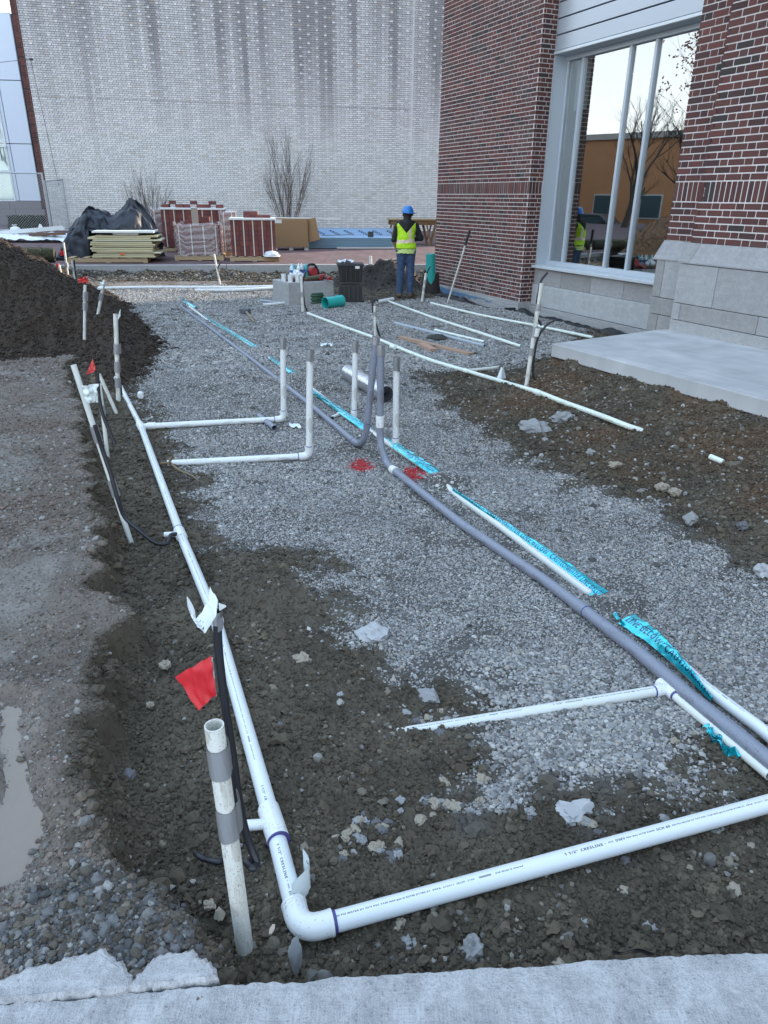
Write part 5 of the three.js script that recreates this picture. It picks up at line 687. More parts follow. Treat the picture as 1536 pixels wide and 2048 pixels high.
function valveBox(y, label, flip) { const p = [-0.688, 0.2, -13.878]; const t = thing('valve_box', label, 'box', [p[0], p[1] + y, p[2] - 0.15], 0.12, 'black valve boxes'); const n = flip ? -1 : 1; const sh = new THREE.CylinderGeometry(0.30 - 0.02 * n, 0.30 + 0.02 * n, 0.30, 4, 1, false); sh.rotateY(Math.PI / 4); sh.translate(0, 0.17, 0); sh.scale(1.0, 1, 0.85); part('body', toCreasedNormals(sh, 0.5), blackPl, t); part('rim', rbox(0.49, 0.05, 0.42, 0.01, 0, flip ? 0.325 : 0.03, 0), blackPl, t); for (let i = -2; i <= 2; i++) part('rib', box(0.02, 0.24, 0.41, i * 0.085, 0.17, 0.01), blackPl, t); if (flip) { part('label_sticker', box(0.08, 0.045, 0.004, 0.12, 0.29, 0.215), mat(0.7, 0.7, 0.68, 0.6), t); } return t; }
valveBox(0.0, 'lower black ribbed plastic valve box of the stack', false); valveBox(0.345, 'upper black ribbed plastic valve box with a white sticker', true);
solo('plastic_bag', sheet((u, v) => [(u - 0.5) * 0.3, 0.03 + 0.05 * n2(u * 4, v * 3) * (1 - Math.abs(u - 0.5)), (v - 0.5) * 0.2], 16, 10), pmat(0.6, 0.64, 0.66, 0.35), 'clear plastic wrap lying on the upper valve box', 'bag', null, plus([-0.688, 0.2, -13.878], -0.08, 0.70, -0.15));
{ const t = thing('teal_upright_pipe', 'large teal pipe standing upright against the brick pier', 'pipe'); const b = [0.95, 0.2, -15.601], tp = [0.901, 0.966, -15.601]; part('barrel', sweep([plus(b, 0, -0.2, 0), tp], 0.098, { hollow: true, radial: 28, wall: 0.93 }), tealMat, t); part('rim', sweep([stepTo(tp, b, 0.012), stepTo(tp, b, -0.004)], 0.101, { hollow: true, radial: 28, wall: 0.9 }), pmat(0.10, 0.50, 0.47, 0.4), t); }
{ const p = [0.944, 0.2, -15.688]; solo('membrane_scrap', sheet((u, v) => { const an = u * 3.6 + 2.2; return [Math.cos(an) * (0.15 + 0.08 * v) + 0.02 * n2(u * 9, v), (1 - v) * (0.42 + 0.07 * n2(u * 7, 1)), -Math.sin(an) * (0.13 + 0.1 * v)]; }, 30, 12, 0.004), mat(0.022, 0.017, 0.015, 0.8), 'ragged black membrane wrapped round the foot of the teal upright pipe', 'membrane', null, p); }

// ------------------------------------------------------------------ building materials on the plaza
const palletWood = woodMat(0.40, 0.30, 0.18);
function pallet(t, w, d, rot0 = 0) { for (const z of [-d / 2 + 0.05, 0, d / 2 - 0.05]) part('bearer', box(w, 0.09, 0.09, 0, 0.065, z), palletWood, t); for (let i = 0; i < 6; i++) part('top_board', box(0.13, 0.02, d, -w / 2 + 0.07 + i * (w - 0.14) / 5, 0.121, 0), palletWood, t); for (const x of [-w / 2 + 0.06, 0, w / 2 - 0.06]) part('bottom_board', box(0.1, 0.018, d, x, 0.010, 0), palletWood, t); }
const plazaTurn = Math.atan(0.163);
{ // insulation boards
  const c = [-6.715, 0.463, -18.561]; const t = thing('wooden_pallet', 'pale wooden pallet under the cream boards and black tarp', 'pallet', [c[0] - 0.3, c[1], c[2] - 0.62], plazaTurn); pallet(t, 1.9, 1.15);
  const boardM = [mat(0.56, 0.50, 0.30, 0.8), mat(0.52, 0.47, 0.29, 0.8), mat(0.60, 0.56, 0.40, 0.8)], whiteM = mat(0.66, 0.68, 0.66, 0.7);
  let y = 0.135; for (let i = 0; i < 13; i++) { const h = rr(0.036, 0.05), w = rr(1.42, 1.62), top = i > 10; solo('insulation_board', box(top && i === 12 ? 1.45 : i === 11 ? 0.6 : w, h - 0.004, 1.05 - (i % 3) * 0.03), top ? whiteM : boardM[i % 3], top ? (i === 11 ? 'short white faced board second from the top of the cream stack' : 'white faced board on top of the cream board stack') : `cream insulation board, ${['lowest on', 'second up from', 'third up from', 'fourth up from', 'fifth up from', 'sixth up from', 'seventh up from', 'eighth up from', 'ninth up from', 'tenth up from', 'eleventh up from'][i]} the pallet beside the tarp`, 'board', top ? 'white boards on the stack' : 'stacked cream insulation boards', [c[0] + 0.12 + rr(-0.12, 0.12), c[1] + y + h / 2, c[2] - 0.62 + rr(-0.03, 0.03)], plazaTurn + rr(-0.03, 0.03)); y += h + (i % 3 === 1 ? 0.012 : 0.003); }
  solo('orange_mark', box(0.10, 0.05, 0.004), mat(0.7, 0.13, 0.04, 0.7), 'orange paint mark on the front edge of the cream boards', 'mark', null, [c[0] + 0.16, c[1] + 0.22, c[2] - 0.075], plazaTurn);
  // black tarp heaped over whatever stands behind
  const tp = [-7.108, 0.47, -18.722], tarpM = pmat(0.016, 0.022, 0.034, 0.55, { side: THREE.DoubleSide });
  const peak = (x) => Math.max(0.02, interp(x, [-1.35, -1.22, -1.0, -0.78, -0.5, -0.15, 0.12, 0.3, 0.55, 0.8, 0.98, 1.1, 1.2], [0.03, 0.32, 0.72, 0.98, 1.24, 1.12, 1.02, 1.22, 1.42, 1.30, 0.96, 0.72, 0.6]));
  solo('black_tarp', sheet((u, v) => { const x = lerp(-1.35, 1.2, u), H = peak(x), a = v * Math.PI, front = Math.cos(a), z = front * (0.55 + 0.12 * n2(u * 4, 3)) + 0.05 * n2(u * 9, v * 9); const cut = x > -0.55 ? 0.55 : 0; let yy = H * Math.pow(Math.sin(a), 0.55) ; if (front > 0 && x > -0.5) yy = Math.max(yy, Math.min(H, 0.70)); yy += 0.05 * n2(u * 7 + v * 4, v * 6) + 0.03 * n2(u * 17, v * 13) + 0.035 * Math.abs(n2(u * 5 - v * 9, v * 3)); return [x + 0.06 * n2(v * 5, u * 6), Math.max(0.02, yy), z - (front > 0 && x > -0.5 ? 0.12 : 0)]; }, 110, 70, 0.006), tarpM, 'black tarp draped in folds over a tall heap beside the cream boards', 'tarp', null, [tp[0], tp[1], tp[2] - 0.95], plazaTurn);
}
const paverTones = [mat(0.15, 0.045, 0.04, 0.85), mat(0.125, 0.04, 0.038, 0.85), mat(0.17, 0.055, 0.045, 0.85)], strapM = mat(0.55, 0.53, 0.46, 0.5), wrapM = pmat(0.94, 0.95, 0.97, 0.06, { transmission: 0.84, thickness: 0, side: THREE.DoubleSide });
function paverStack(label, pos, w, h, d, straps, o = {}) {
  const t = thing('paver_stack', label, 'pavers', pos, plazaTurn, 'stacks of pavers'); pallet(t, w + 0.12, d);
  const rows = Math.round(h / 0.115), cols = Math.round(w / 0.21); part('stack_core', box(w - 0.03, h - 0.02, d - 0.12, 0, 0.135 + h / 2, 0), mat(0.125, 0.04, 0.038, 0.9), t);
  for (let j = 0; j < rows; j++) for (let i = 0; i < cols; i++) part('paver', box(w / cols - 0.012, h / rows - 0.008, 0.1, -w / 2 + (i + 0.5) * w / cols, 0.135 + (j + 0.5) * h / rows, d / 2 - 0.09 + rr(-0.004, 0.004)), paverTones[Math.floor(rnd() * 3)], t);
  for (let i = 0; i < straps; i++) part('strap', box(0.025, h + 0.01, 0.006, -w / 2 + 0.1 + i * (w - 0.2) / (straps - 1), 0.135 + h / 2, d / 2 - 0.032), strapM, t);
  if (o.sheet) part('top_sheet', rbox(w + 0.03, 0.05, d, 0.01, 0, 0.16 + h, 0), mat(0.62, 0.63, 0.62, 0.7), t);
  if (o.wrap) part('shrink_wrap', sheet((u, v) => { const a = u * 2 * Math.PI, cx = Math.sign(Math.cos(a)) * Math.pow(Math.abs(Math.cos(a)), 0.3), cz = Math.sign(Math.sin(a)) * Math.pow(Math.abs(Math.sin(a)), 0.3), k = 1 + 0.03 * n2(u * 14, v * 9) + 0.018 * n2(u * 40 + v * 12, v * 26); return [cx * (w / 2 + 0.03) * k, 0.12 + v * (h + 0.06) + 0.05 * v * n2(u * 12, 2), cz * (d / 2 + 0.02) * k]; }, 110, 26), wrapM, t);
  return t;
}
{ const p = [-4.932, 0.479, -19.381]; paverStack('paver pallet tightly wrapped in shiny clear plastic', [p[0], p[1], p[2] - 0.55], 1.12, 0.72, 1.0, 4, { wrap: true }); const b = [p[0] - 0.1, p[1] + 0.9, p[2] - 0.5];
  [[-0.12, 0, 0], [0.1, 0, 0.1], [0.3, 0, 0.05], [0.0, 0.1, 0.02], [0.33, 0.1, 0.05]].forEach(([x, y, z], i) => solo('loose_paver', box(0.22, 0.095, 0.14), paverTones[i % 3], 'loose brown paver on top of the plastic wrapped pallet', 'paver', 'loose pavers on the wrapped pallet', [b[0] + x, b[1] + y, b[2] + z], rr(-0.3, 0.3)));
  solo('propped_board', box(0.16, 0.40, 0.04), woodMat(0.30, 0.26, 0.22), 'weathered board propped upright on the wrapped pallet', 'board', null, [b[0] + 0.12, b[1] + 0.16, b[2] + 0.3], 0.2); }
{ const p = [-3.508, 0.472, -19.363]; paverStack('red paver stack with pale vertical straps beside the cardboard box', [p[0] + 0.0, p[1], p[2] - 0.6], 1.14, 0.86, 1.0, 5, { sheet: true }); for (let i = 0; i < 6; i++) solo('loose_paver', box(0.2, 0.085, 0.13), paverTones[i % 3], 'loose red paver lying on the strapped stack', 'paver', 'loose pavers on the strapped stack', [p[0] - 0.1 + (i % 4) * 0.16, p[1] + 1.07 + Math.floor(i / 4) * 0.085, p[2] - 0.5], rr(-0.2, 0.2));
  solo('plastic_bag', sheet((u, v) => { const an = u * 6.283, r = 0.17 * Math.sqrt(Math.max(0, 1 - v * v)) * (1 + 0.15 * n2(u * 6, v * 3)); return [Math.cos(an) * r * 1.2, v * 0.14, Math.sin(an) * r]; }, 24, 10), pmat(0.68, 0.72, 0.76, 0.3), 'bundled clear plastic lying at the foot of the strapped pavers', 'bag', null, [p[0] + 0.52, p[1] + 0.135, p[2] - 0.12]); }
{ const p = [-5.538, 0.544, -21.456]; paverStack('red paver stack under a long white board behind the wrapped pallet', [p[0] + 0.0, p[1], p[2] - 0.6], 1.75, 0.98, 1.0, 7, { sheet: true }); for (let i = 0; i < 9; i++) solo('loose_paver', box(0.2, 0.09, 0.13), paverTones[i % 3], 'loose red paver on the white board of the rear stack', 'paver', 'loose pavers on the rear stack', [p[0] - 0.75 + i * 0.19, p[1] + 1.21 + (i % 3 === 1 ? 0.09 : 0), p[2] - 0.5 + rr(-0.1, 0.1)], rr(-0.3, 0.3)); }
{ const p = [-6.529, 0.544, -21.293]; paverStack('paver stack wrapped in pale plastic beside the black tarp', [p[0] + 0.12, p[1], p[2] - 0.95], 0.75, 0.98, 0.9, 3, { wrap: true }); }
{ const p = [-4.39, 0.501, -20.183]; paverStack('narrow dark paver stack between the wrapped and the strapped ones', [p[0], p[1], p[2] - 1.0], 0.42, 0.98, 0.8, 2, { wrap: true }); }
{ // big carton
  const p = [-2.904, 0.562, -22.482], card = mat(0.27, 0.175, 0.09, 0.85, { bumpMap: grainTex, bumpScale: 0.002 }); const t = thing('cardboard_carton', 'large plain brown cardboard carton standing on white blocks', 'carton', [p[0], p[1], p[2] - 0.35], plazaTurn);
  for (const x of [-0.45, 0.0, 0.45]) part('block', box(0.12, 0.09, 0.5, x, 0.045, 0), mat(0.62, 0.63, 0.6, 0.8), t); part('carton', rbox(1.02, 0.78, 0.62, 0.01, 0, 0.48, 0), card, t); part('flap', beam([0.512, 0.86, 0.2], [0.64, 0.25, 0.25], 0.01, 0.5), card, t); part('shipping_label', box(0.22, 0.10, 0.004, -0.36, 0.80, 0.314), mat(0.66, 0.67, 0.66, 0.7), t);
  solo('white_strip', beam([p[0] - 0.8, p[1] + 0.90, p[2] - 0.3], [p[0] + 1.5, p[1] + 0.885, p[2] - 0.55], 0.04, 0.03), mat(0.7, 0.72, 0.72, 0.5), 'long white strip lying across the carton top and sticking out', 'strip');
}
{ // foam boards
  const foamTex = canvasTex(1024, 256, (c, w, h) => { c.fillStyle = '#9db8d2'; c.fillRect(0, 0, w, h); c.fillStyle = '#141c2c'; c.font = 'bold 58px sans-serif'; for (let i = 0; i < 6; i++) { c.save(); c.translate(40 + i * 175, 40); c.rotate(0.75); c.fillText('KNOX', 0, 40); c.restore(); c.save(); c.translate(110 + i * 175, 120); c.rotate(0.75); c.font = '30px sans-serif'; c.fillText('||  |||', 0, 40); c.font = 'bold 58px sans-serif'; c.restore(); } });
  const p = [-1.139, 0.577, -23.25], fm = new THREE.MeshStandardMaterial({ map: foamTex, roughness: 0.7 }), em = mat(0.15, 0.25, 0.32, 0.7);
  for (let i = 0; i < 4; i++) { const t = thing('foam_board', ['lowest blue foam board in the low stack by the wall', 'second blue foam board up in the low stack by the wall', 'third blue foam board up in the low stack by the wall', 'printed blue foam board on top of the low stack by the wall'][i], 'board', [p[0], p[1] + 0.02 + i * 0.075, p[2] - 0.7], plazaTurn + rr(-0.01, 0.01), 'stacked blue foam boards'); part('core', box(2.7, 0.07, 1.2, 0, 0.035, 0), em, t); if (i === 3) { const pl = new THREE.PlaneGeometry(2.7, 1.2); pl.rotateX(-Math.PI / 2); pl.translate(0, 0.0735, 0); part('printed_face', pl, fm, t); } }
  const t = thing('foam_board', 'printed blue foam board leaning up behind the low stack', 'board', [p[0] + 0.1, p[1] + 0.28, p[2] - 1.25], plazaTurn, 'stacked blue foam boards'); const pl = box(2.7, 0.30, 0.05, 0, 0.12, 0); part('core', pl, em, t); const f2 = new THREE.PlaneGeometry(2.7, 0.30); f2.translate(0, 0.12, 0.0285); part('printed_face', f2, fm, t);
  solo('dark_offcut', box(0.16, 0.16, 0.1), mat(0.05, 0.05, 0.045, 0.9), 'small dark block standing on the blue foam boards', 'block', null, [p[0] + 0.62, p[1] + 0.40, p[2] - 0.6], 0.3);
  solo('metal_track', beam([p[0] - 0.9, p[1] + 0.35, p[2] - 0.4], [p[0] + 0.1, p[1] + 0.40, p[2] - 0.5], 0.06, 0.03), mat(0.2, 0.25, 0.28, 0.5), 'thin metal strip lying aslant on the foam boards', 'strip');
  solo('timber_plank', beam([p[0] - 0.4, p[1] + 0.03, p[2] + 0.06], [p[0] + 1.5, p[1] + 0.035, p[2] - 0.2], 0.12, 0.04), mat(0.5, 0.5, 0.47, 0.7), 'long pale plank lying in front of the foam boards', 'plank');
  solo('steel_rod', sweep([[-0.156, 0.509, -19.834], [0.423, 0.524, -20.409]], 0.022, { radial: 10 }), mat(0.16, 0.16, 0.16, 0.5), 'dark steel rod lying on the plaza beside the worker', 'rod');
}
{ // trestle table of rough timber
  const p = [1.039, 0.608, -24.639], m = woodMat(0.20, 0.125, 0.06), t = thing('timber_trestle', 'rough brown timber work table on splayed legs behind the worker', 'trestle', [p[0] - 0.12, p[1], p[2] - 0.5], plazaTurn);
  part('top', rbox(1.9, 0.05, 0.7, 0.005, 0.05, 0.79, 0), woodMat(0.36, 0.29, 0.17), t); part('rail', box(1.8, 0.14, 0.05, 0.05, 0.69, 0.28), m, t); part('rail', box(1.8, 0.14, 0.05, 0.05, 0.69, -0.28), m, t);
  for (const [x, s] of [[-0.72, -1], [0.30, 1], [0.62, -1], [0.80, 1]]) for (const z of [-0.28, 0.32]) part('leg', beam([x, 0.70, z], [x + s * 0.18, 0.0, z * 1.15], 0.09, 0.05), m, t);
}
// sheets, tank and turf rolls on the left
{ const p = [-11.072, 0.631, -23.459]; solo('white_sheet', sheet((u, v) => [lerp(-1.7, 1.25, u), 0.08 + 0.16 * v + 0.05 * n2(u * 3, v * 3) + 0.03 * n2(u * 11, v * 5), -v * 1.0], 60, 14, 0.01), pmat(0.66, 0.70, 0.72, 0.4), 'white plastic sheeting spread beside the tarp', 'sheeting', null, p, plazaTurn);
  solo('white_trim', beam(plus(p, -1.4, 0.24, -0.7), plus(p, 0.75, 0.42, -0.9), 0.16, 0.12), mat(0.62, 0.65, 0.64, 0.6), 'long white trim board lying on the plastic sheeting', 'board'); solo('brown_plank', beam(plus(p, -0.2, 0.22, -0.5), plus(p, 0.9, 0.26, -0.55), 0.14, 0.08), woodMat(0.14, 0.08, 0.055), 'dark brown plank under the white trim board', 'plank');
  solo('white_folded_sign', sheet((u, v) => [(u - 0.5) * 0.24 * (1 - v * 0.75), v * 0.2, 0.03 * Math.sin(u * 3)], 6, 6, 0.005), mat(0.7, 0.72, 0.72, 0.6), 'small white pointed cover on the sheeting', 'cover', null, plus(p, 0.05, 0.32, -0.8));
  const c = [-12.256, 0.675, -24.702], t = thing('white_tank', 'round white tank with a dark band beside the plastic sheeting', 'tank', [c[0], c[1], c[2] - 0.4]); part('body', new THREE.LatheGeometry([[0.001, 0], [0.13, 0.0], [0.17, 0.06], [0.175, 0.24], [0.14, 0.33], [0.05, 0.37], [0.001, 0.37]].map((e) => new THREE.Vector2(...e)), 24), mat(0.68, 0.71, 0.7, 0.45), t); part('band', new THREE.TorusGeometry(0.17, 0.012, 8, 28, Math.PI).rotateY(0.7).translate(-0.03, 0.2, 0), blackPl, t); part('collar', new THREE.TorusGeometry(0.07, 0.012, 8, 20).rotateX(Math.PI / 2).translate(0, 0.41, 0), mat(0.66, 0.68, 0.67, 0.5), t); part('valve', rbox(0.05, 0.07, 0.05, 0.01, 0, 0.39, 0), ductMat, t); }
{ const tm = new THREE.MeshStandardMaterial({ color: L(0.042, 0.043, 0.022), roughness: 1, bumpMap: grainTex, bumpScale: 0.03 }); const rolls = [[-9.487, 0.474, -18.481], [-9.176, 0.474, -18.527], [-8.899, 0.477, -18.678], [-8.537, 0.705, -17.005], [-8.288, 0.709, -17.151], [-8.041, 0.691, -17.282]]; rolls.forEach((p, i) => { const g = sweep([[-0.26, 0, 0], [-0.24, 0, 0], [0.24, 0, 0], [0.26, 0, 0]], [0.12, 0.165, 0.165, 0.12], { radial: 22 }); const q = g.attributes.position; for (let k = 0; k < q.count; k++) q.setXYZ(k, q.getX(k), q.getY(k) + 0.012 * n2(q.getX(k) * 9 + i, q.getZ(k) * 9), q.getZ(k) + 0.012 * n2(q.getY(k) * 9, i)); g.computeVertexNormals(); const b = i > 2; solo('turf_roll', g, tm, b ? 'rolled green-brown turf in the upper layer behind the topsoil heap' : 'rolled green-brown turf in the bottom layer behind the topsoil heap', 'turf roll', b ? 'upper turf rolls' : 'lower turf rolls', [p[0], (b ? 0.28 : 0.15) + plazaH(p[0], p[2]) , p[2] - 0.2 - (b ? 0.1 : 0)], plazaTurn + rr(-0.3, 0.3)); }); }
// bare shrubs against the white wall
function shrub(label, base, hgt, spread, n, seedK) {
  const t = thing('bare_shrub', label, 'shrub', base, 0, 'bare shrubs by the white wall'), twigs = [], m = woodMat(0.10, 0.075, 0.06); let s = seedK; const q = () => { s = (s * 16807) % 2147483647; return s / 2147483647; };
  function grow(p, d, len, r, depth) { const pts = [p.clone()]; let c = p.clone(), dir = d.clone(); const st = 5; for (let i = 0; i < st; i++) { dir.x += (q() - 0.5) * 0.16; dir.z += (q() - 0.5) * 0.16; dir.y += 0.05; dir.normalize(); c = c.clone().addScaledVector(dir, len / st); pts.push(c); } const g = sweep(pts, pts.map((_, i) => r * (1 - 0.72 * i / st)), { radial: depth ? 4 : 6 }); if (depth === 0) part('stem', g, m, t); else twigs.push(g); if (depth < 3) { const k = depth === 0 ? 5 : 3; for (let i = 0; i < k; i++) { const f = 1 + Math.floor(q() * (st - 1)); const nd = dir.clone().add(new THREE.Vector3((q() - 0.5) * 0.9, 0.1, (q() - 0.5) * 0.9)).normalize(); grow(pts[f], nd, len * (0.35 + 0.3 * q()), r * 0.45, depth + 1); } } }
  for (let i = 0; i < n; i++) { const a = (i / (n - 1) - 0.5) * 2, d = new THREE.Vector3(a * spread, 1, (q() - 0.5) * 0.35).normalize(); grow(new THREE.Vector3(a * 0.16, 0, (q() - 0.5) * 0.15), d, hgt * (1 - 0.28 * Math.abs(a)) * (0.72 + 0.3 * q()), 0.0125, 0); }
  const tw = part('twigs', merge(twigs), m, t); tw.userData.kind = 'stuff'; return t;
}
shrub('wide low bare shrub behind the paver stacks', [-8.604, 0.744, -27.596], 1.9, 0.75, 20, 77); shrub('tall narrow bare shrub behind the cardboard carton', [-3.714, 0.751, -28.653], 3.0, 0.38, 20, 4211);

// ------------------------------------------------------------------ left background: glazed building, hedge, fence, cable
{
  const o = [-14.974, 0.997, -33.5], t = thing('glazed_building', 'pale metal panel building with glazing behind the chain-link fence', 'building', [o[0], 0, o[2]], 0.1);
  const pan = mat(0.60, 0.68, 0.80, 0.4, { metalness: 0.2 }), wf = mat(0.72, 0.76, 0.78, 0.5), gl = pmat(0.34, 0.44, 0.47, 0.04, { metalness: 0.55 });
  part('core', box(13.6, 8.6, 0.3, -6.9, 4.3, -0.35), mat(0.06, 0.07, 0.08, 0.8), t); part('rear_body', box(14, 8.5, 9, -7.1, 4.25, -5.1), mat(0.4, 0.42, 0.45, 0.8), t);
  let y = 1.75; for (const h of [2.2, 2.3, 2.3]) { part('metal_panel', box(0.86, h - 0.03, 0.1, -0.45, y + h / 2, 0), pan, t); part('metal_panel', box(0.12, h - 0.03, 0.13, -0.96, y + h / 2, 0.01), pan, t); y += h; }
  for (let i = 0; i < 6; i++) { const x = -1.06 - i * 2.1; part('mullion', box(0.08, 6.85, 0.2, x, 5.175, 0.02), wf, t); let yy = 1.75; for (const h of [1.15, 1.1, 1.2, 1.1, 2.3]) { part('transom', box(2.0, 0.07, 0.16, x - 1.05, yy, 0.0), wf, t); part('pane', box(1.98, h - 0.08, 0.02, x - 1.05, yy + h / 2, -0.05), gl, t); yy += h; } }
  for (let i = 0; i < 12; i++) part('baluster', box(0.03, 0.5, 0.03, -1.3 - i * 0.14, 3.55, 0.2), wf, t); part('handrail', box(2.0, 0.05, 0.05, -2.0, 3.82, 0.2), wf, t);
  const bm = mat(0.22, 0.2, 0.215, 0.9); for (let j = 0; j < 3; j++) for (let i = 0; i < 10; i++) part('stone_block', box(1.3, 0.31, 0.25, -0.66 - i * 1.32 + (j % 2) * 0.2, 0.95 + j * 0.32, 0.02), bm, t);
}
{ const p = [-13.185, 0.772, -27.783], t = thing('clipped_hedge', 'low clipped green hedge in front of the stone base', 'hedge', [p[0], p[1], p[2] - 1.2]); const pos = [], col = []; const g0 = new THREE.PlaneGeometry(0.07, 0.045), list = []; for (let i = 0; i < 2600; i++) { const g = g0.clone(); xf(g, [rr(-1.1, 0.75), rr(0.02, 0.5) + 0.03 * n2(i, 1), rr(-0.25, 0.25)], [rr(-1.5, 1.5), rr(0, 6), rr(-1, 1)]); list.push(g); } part('leaves', merge(list), mat(0.028, 0.05, 0.016, 0.8, { side: THREE.DoubleSide }), t).userData.kind = 'stuff'; part('inner_growth', box(1.8, 0.42, 0.42, -0.17, 0.22, 0), mat(0.012, 0.02, 0.008, 1), t); }
function fencePanel(label, a, b, hgt) {
  const t = thing('chain_link_fence', label, 'fence', a, 0, 'chain-link fence panels'), A = new THREE.Vector3(0, 0, 0), B2 = V(b).sub(V(a)), len = B2.length(), d = B2.clone().normalize(), gm = mat(0.42, 0.45, 0.48, 0.45, { metalness: 0.6 }), at = (s, y) => [d.x * s, d.y * s + y, d.z * s];
  part('post', sweep([at(0, 0), at(0, hgt)], 0.03, { radial: 10 }), gm, t); part('post', sweep([at(len, 0), at(len, hgt)], 0.03, { radial: 10 }), gm, t); part('top_rail', sweep([at(0, hgt - 0.03), at(len, hgt - 0.03)], 0.022, { radial: 8 }), gm, t); part('bottom_rail', sweep([at(0, 0.1), at(len, 0.1)], 0.018, { radial: 8 }), gm, t);
  const w = [], st = 0.085; for (let s = -hgt; s < len; s += st) { const s0 = Math.max(0, s), y0 = 0.1 + (s0 - s), s1 = Math.min(len, s + hgt - 0.14), y1 = 0.1 + (s1 - s); if (s1 > s0 + 0.02) { w.push(beam(at(s0, y0), at(s1, y1), 0.005, 0.005)); w.push(beam(at(s0, hgt - 0.03 - (s0 - s)), at(s1, hgt - 0.03 - (s1 - s)), 0.005, 0.005)); } }
  part('mesh_wires', merge(w), gm, t); return t;
}
fencePanel('galvanised chain-link fence panel in front of the glazed building', [-12.004, 0.757, -27.2], [-14.376, 0.773, -26.2], 1.95); fencePanel('short chain-link gate panel against the white brick wall', [-12, 0.72, -27.3], [-11.746, 0.788, -28.2], 1.75);
{ const t = thing('guy_cable', 'thin dark cable with a bracket running down the white brick wall', 'cable'); const k = [-12.132, 6.201, -28.1]; part('cable', sweep(smooth([[-14.448, 6.332, -30], [-12.132, 6.201, -28.1]], 10), 0.009, { radial: 6 }), blackPl, t); part('cable_drop', sweep([k, [-11.806, 2.299, -28]], 0.008, { radial: 6 }), blackPl, t); part('bracket', box(0.1, 0.05, 0.1, k[0], k[1], k[2] - 0.05), blackPl, t); }

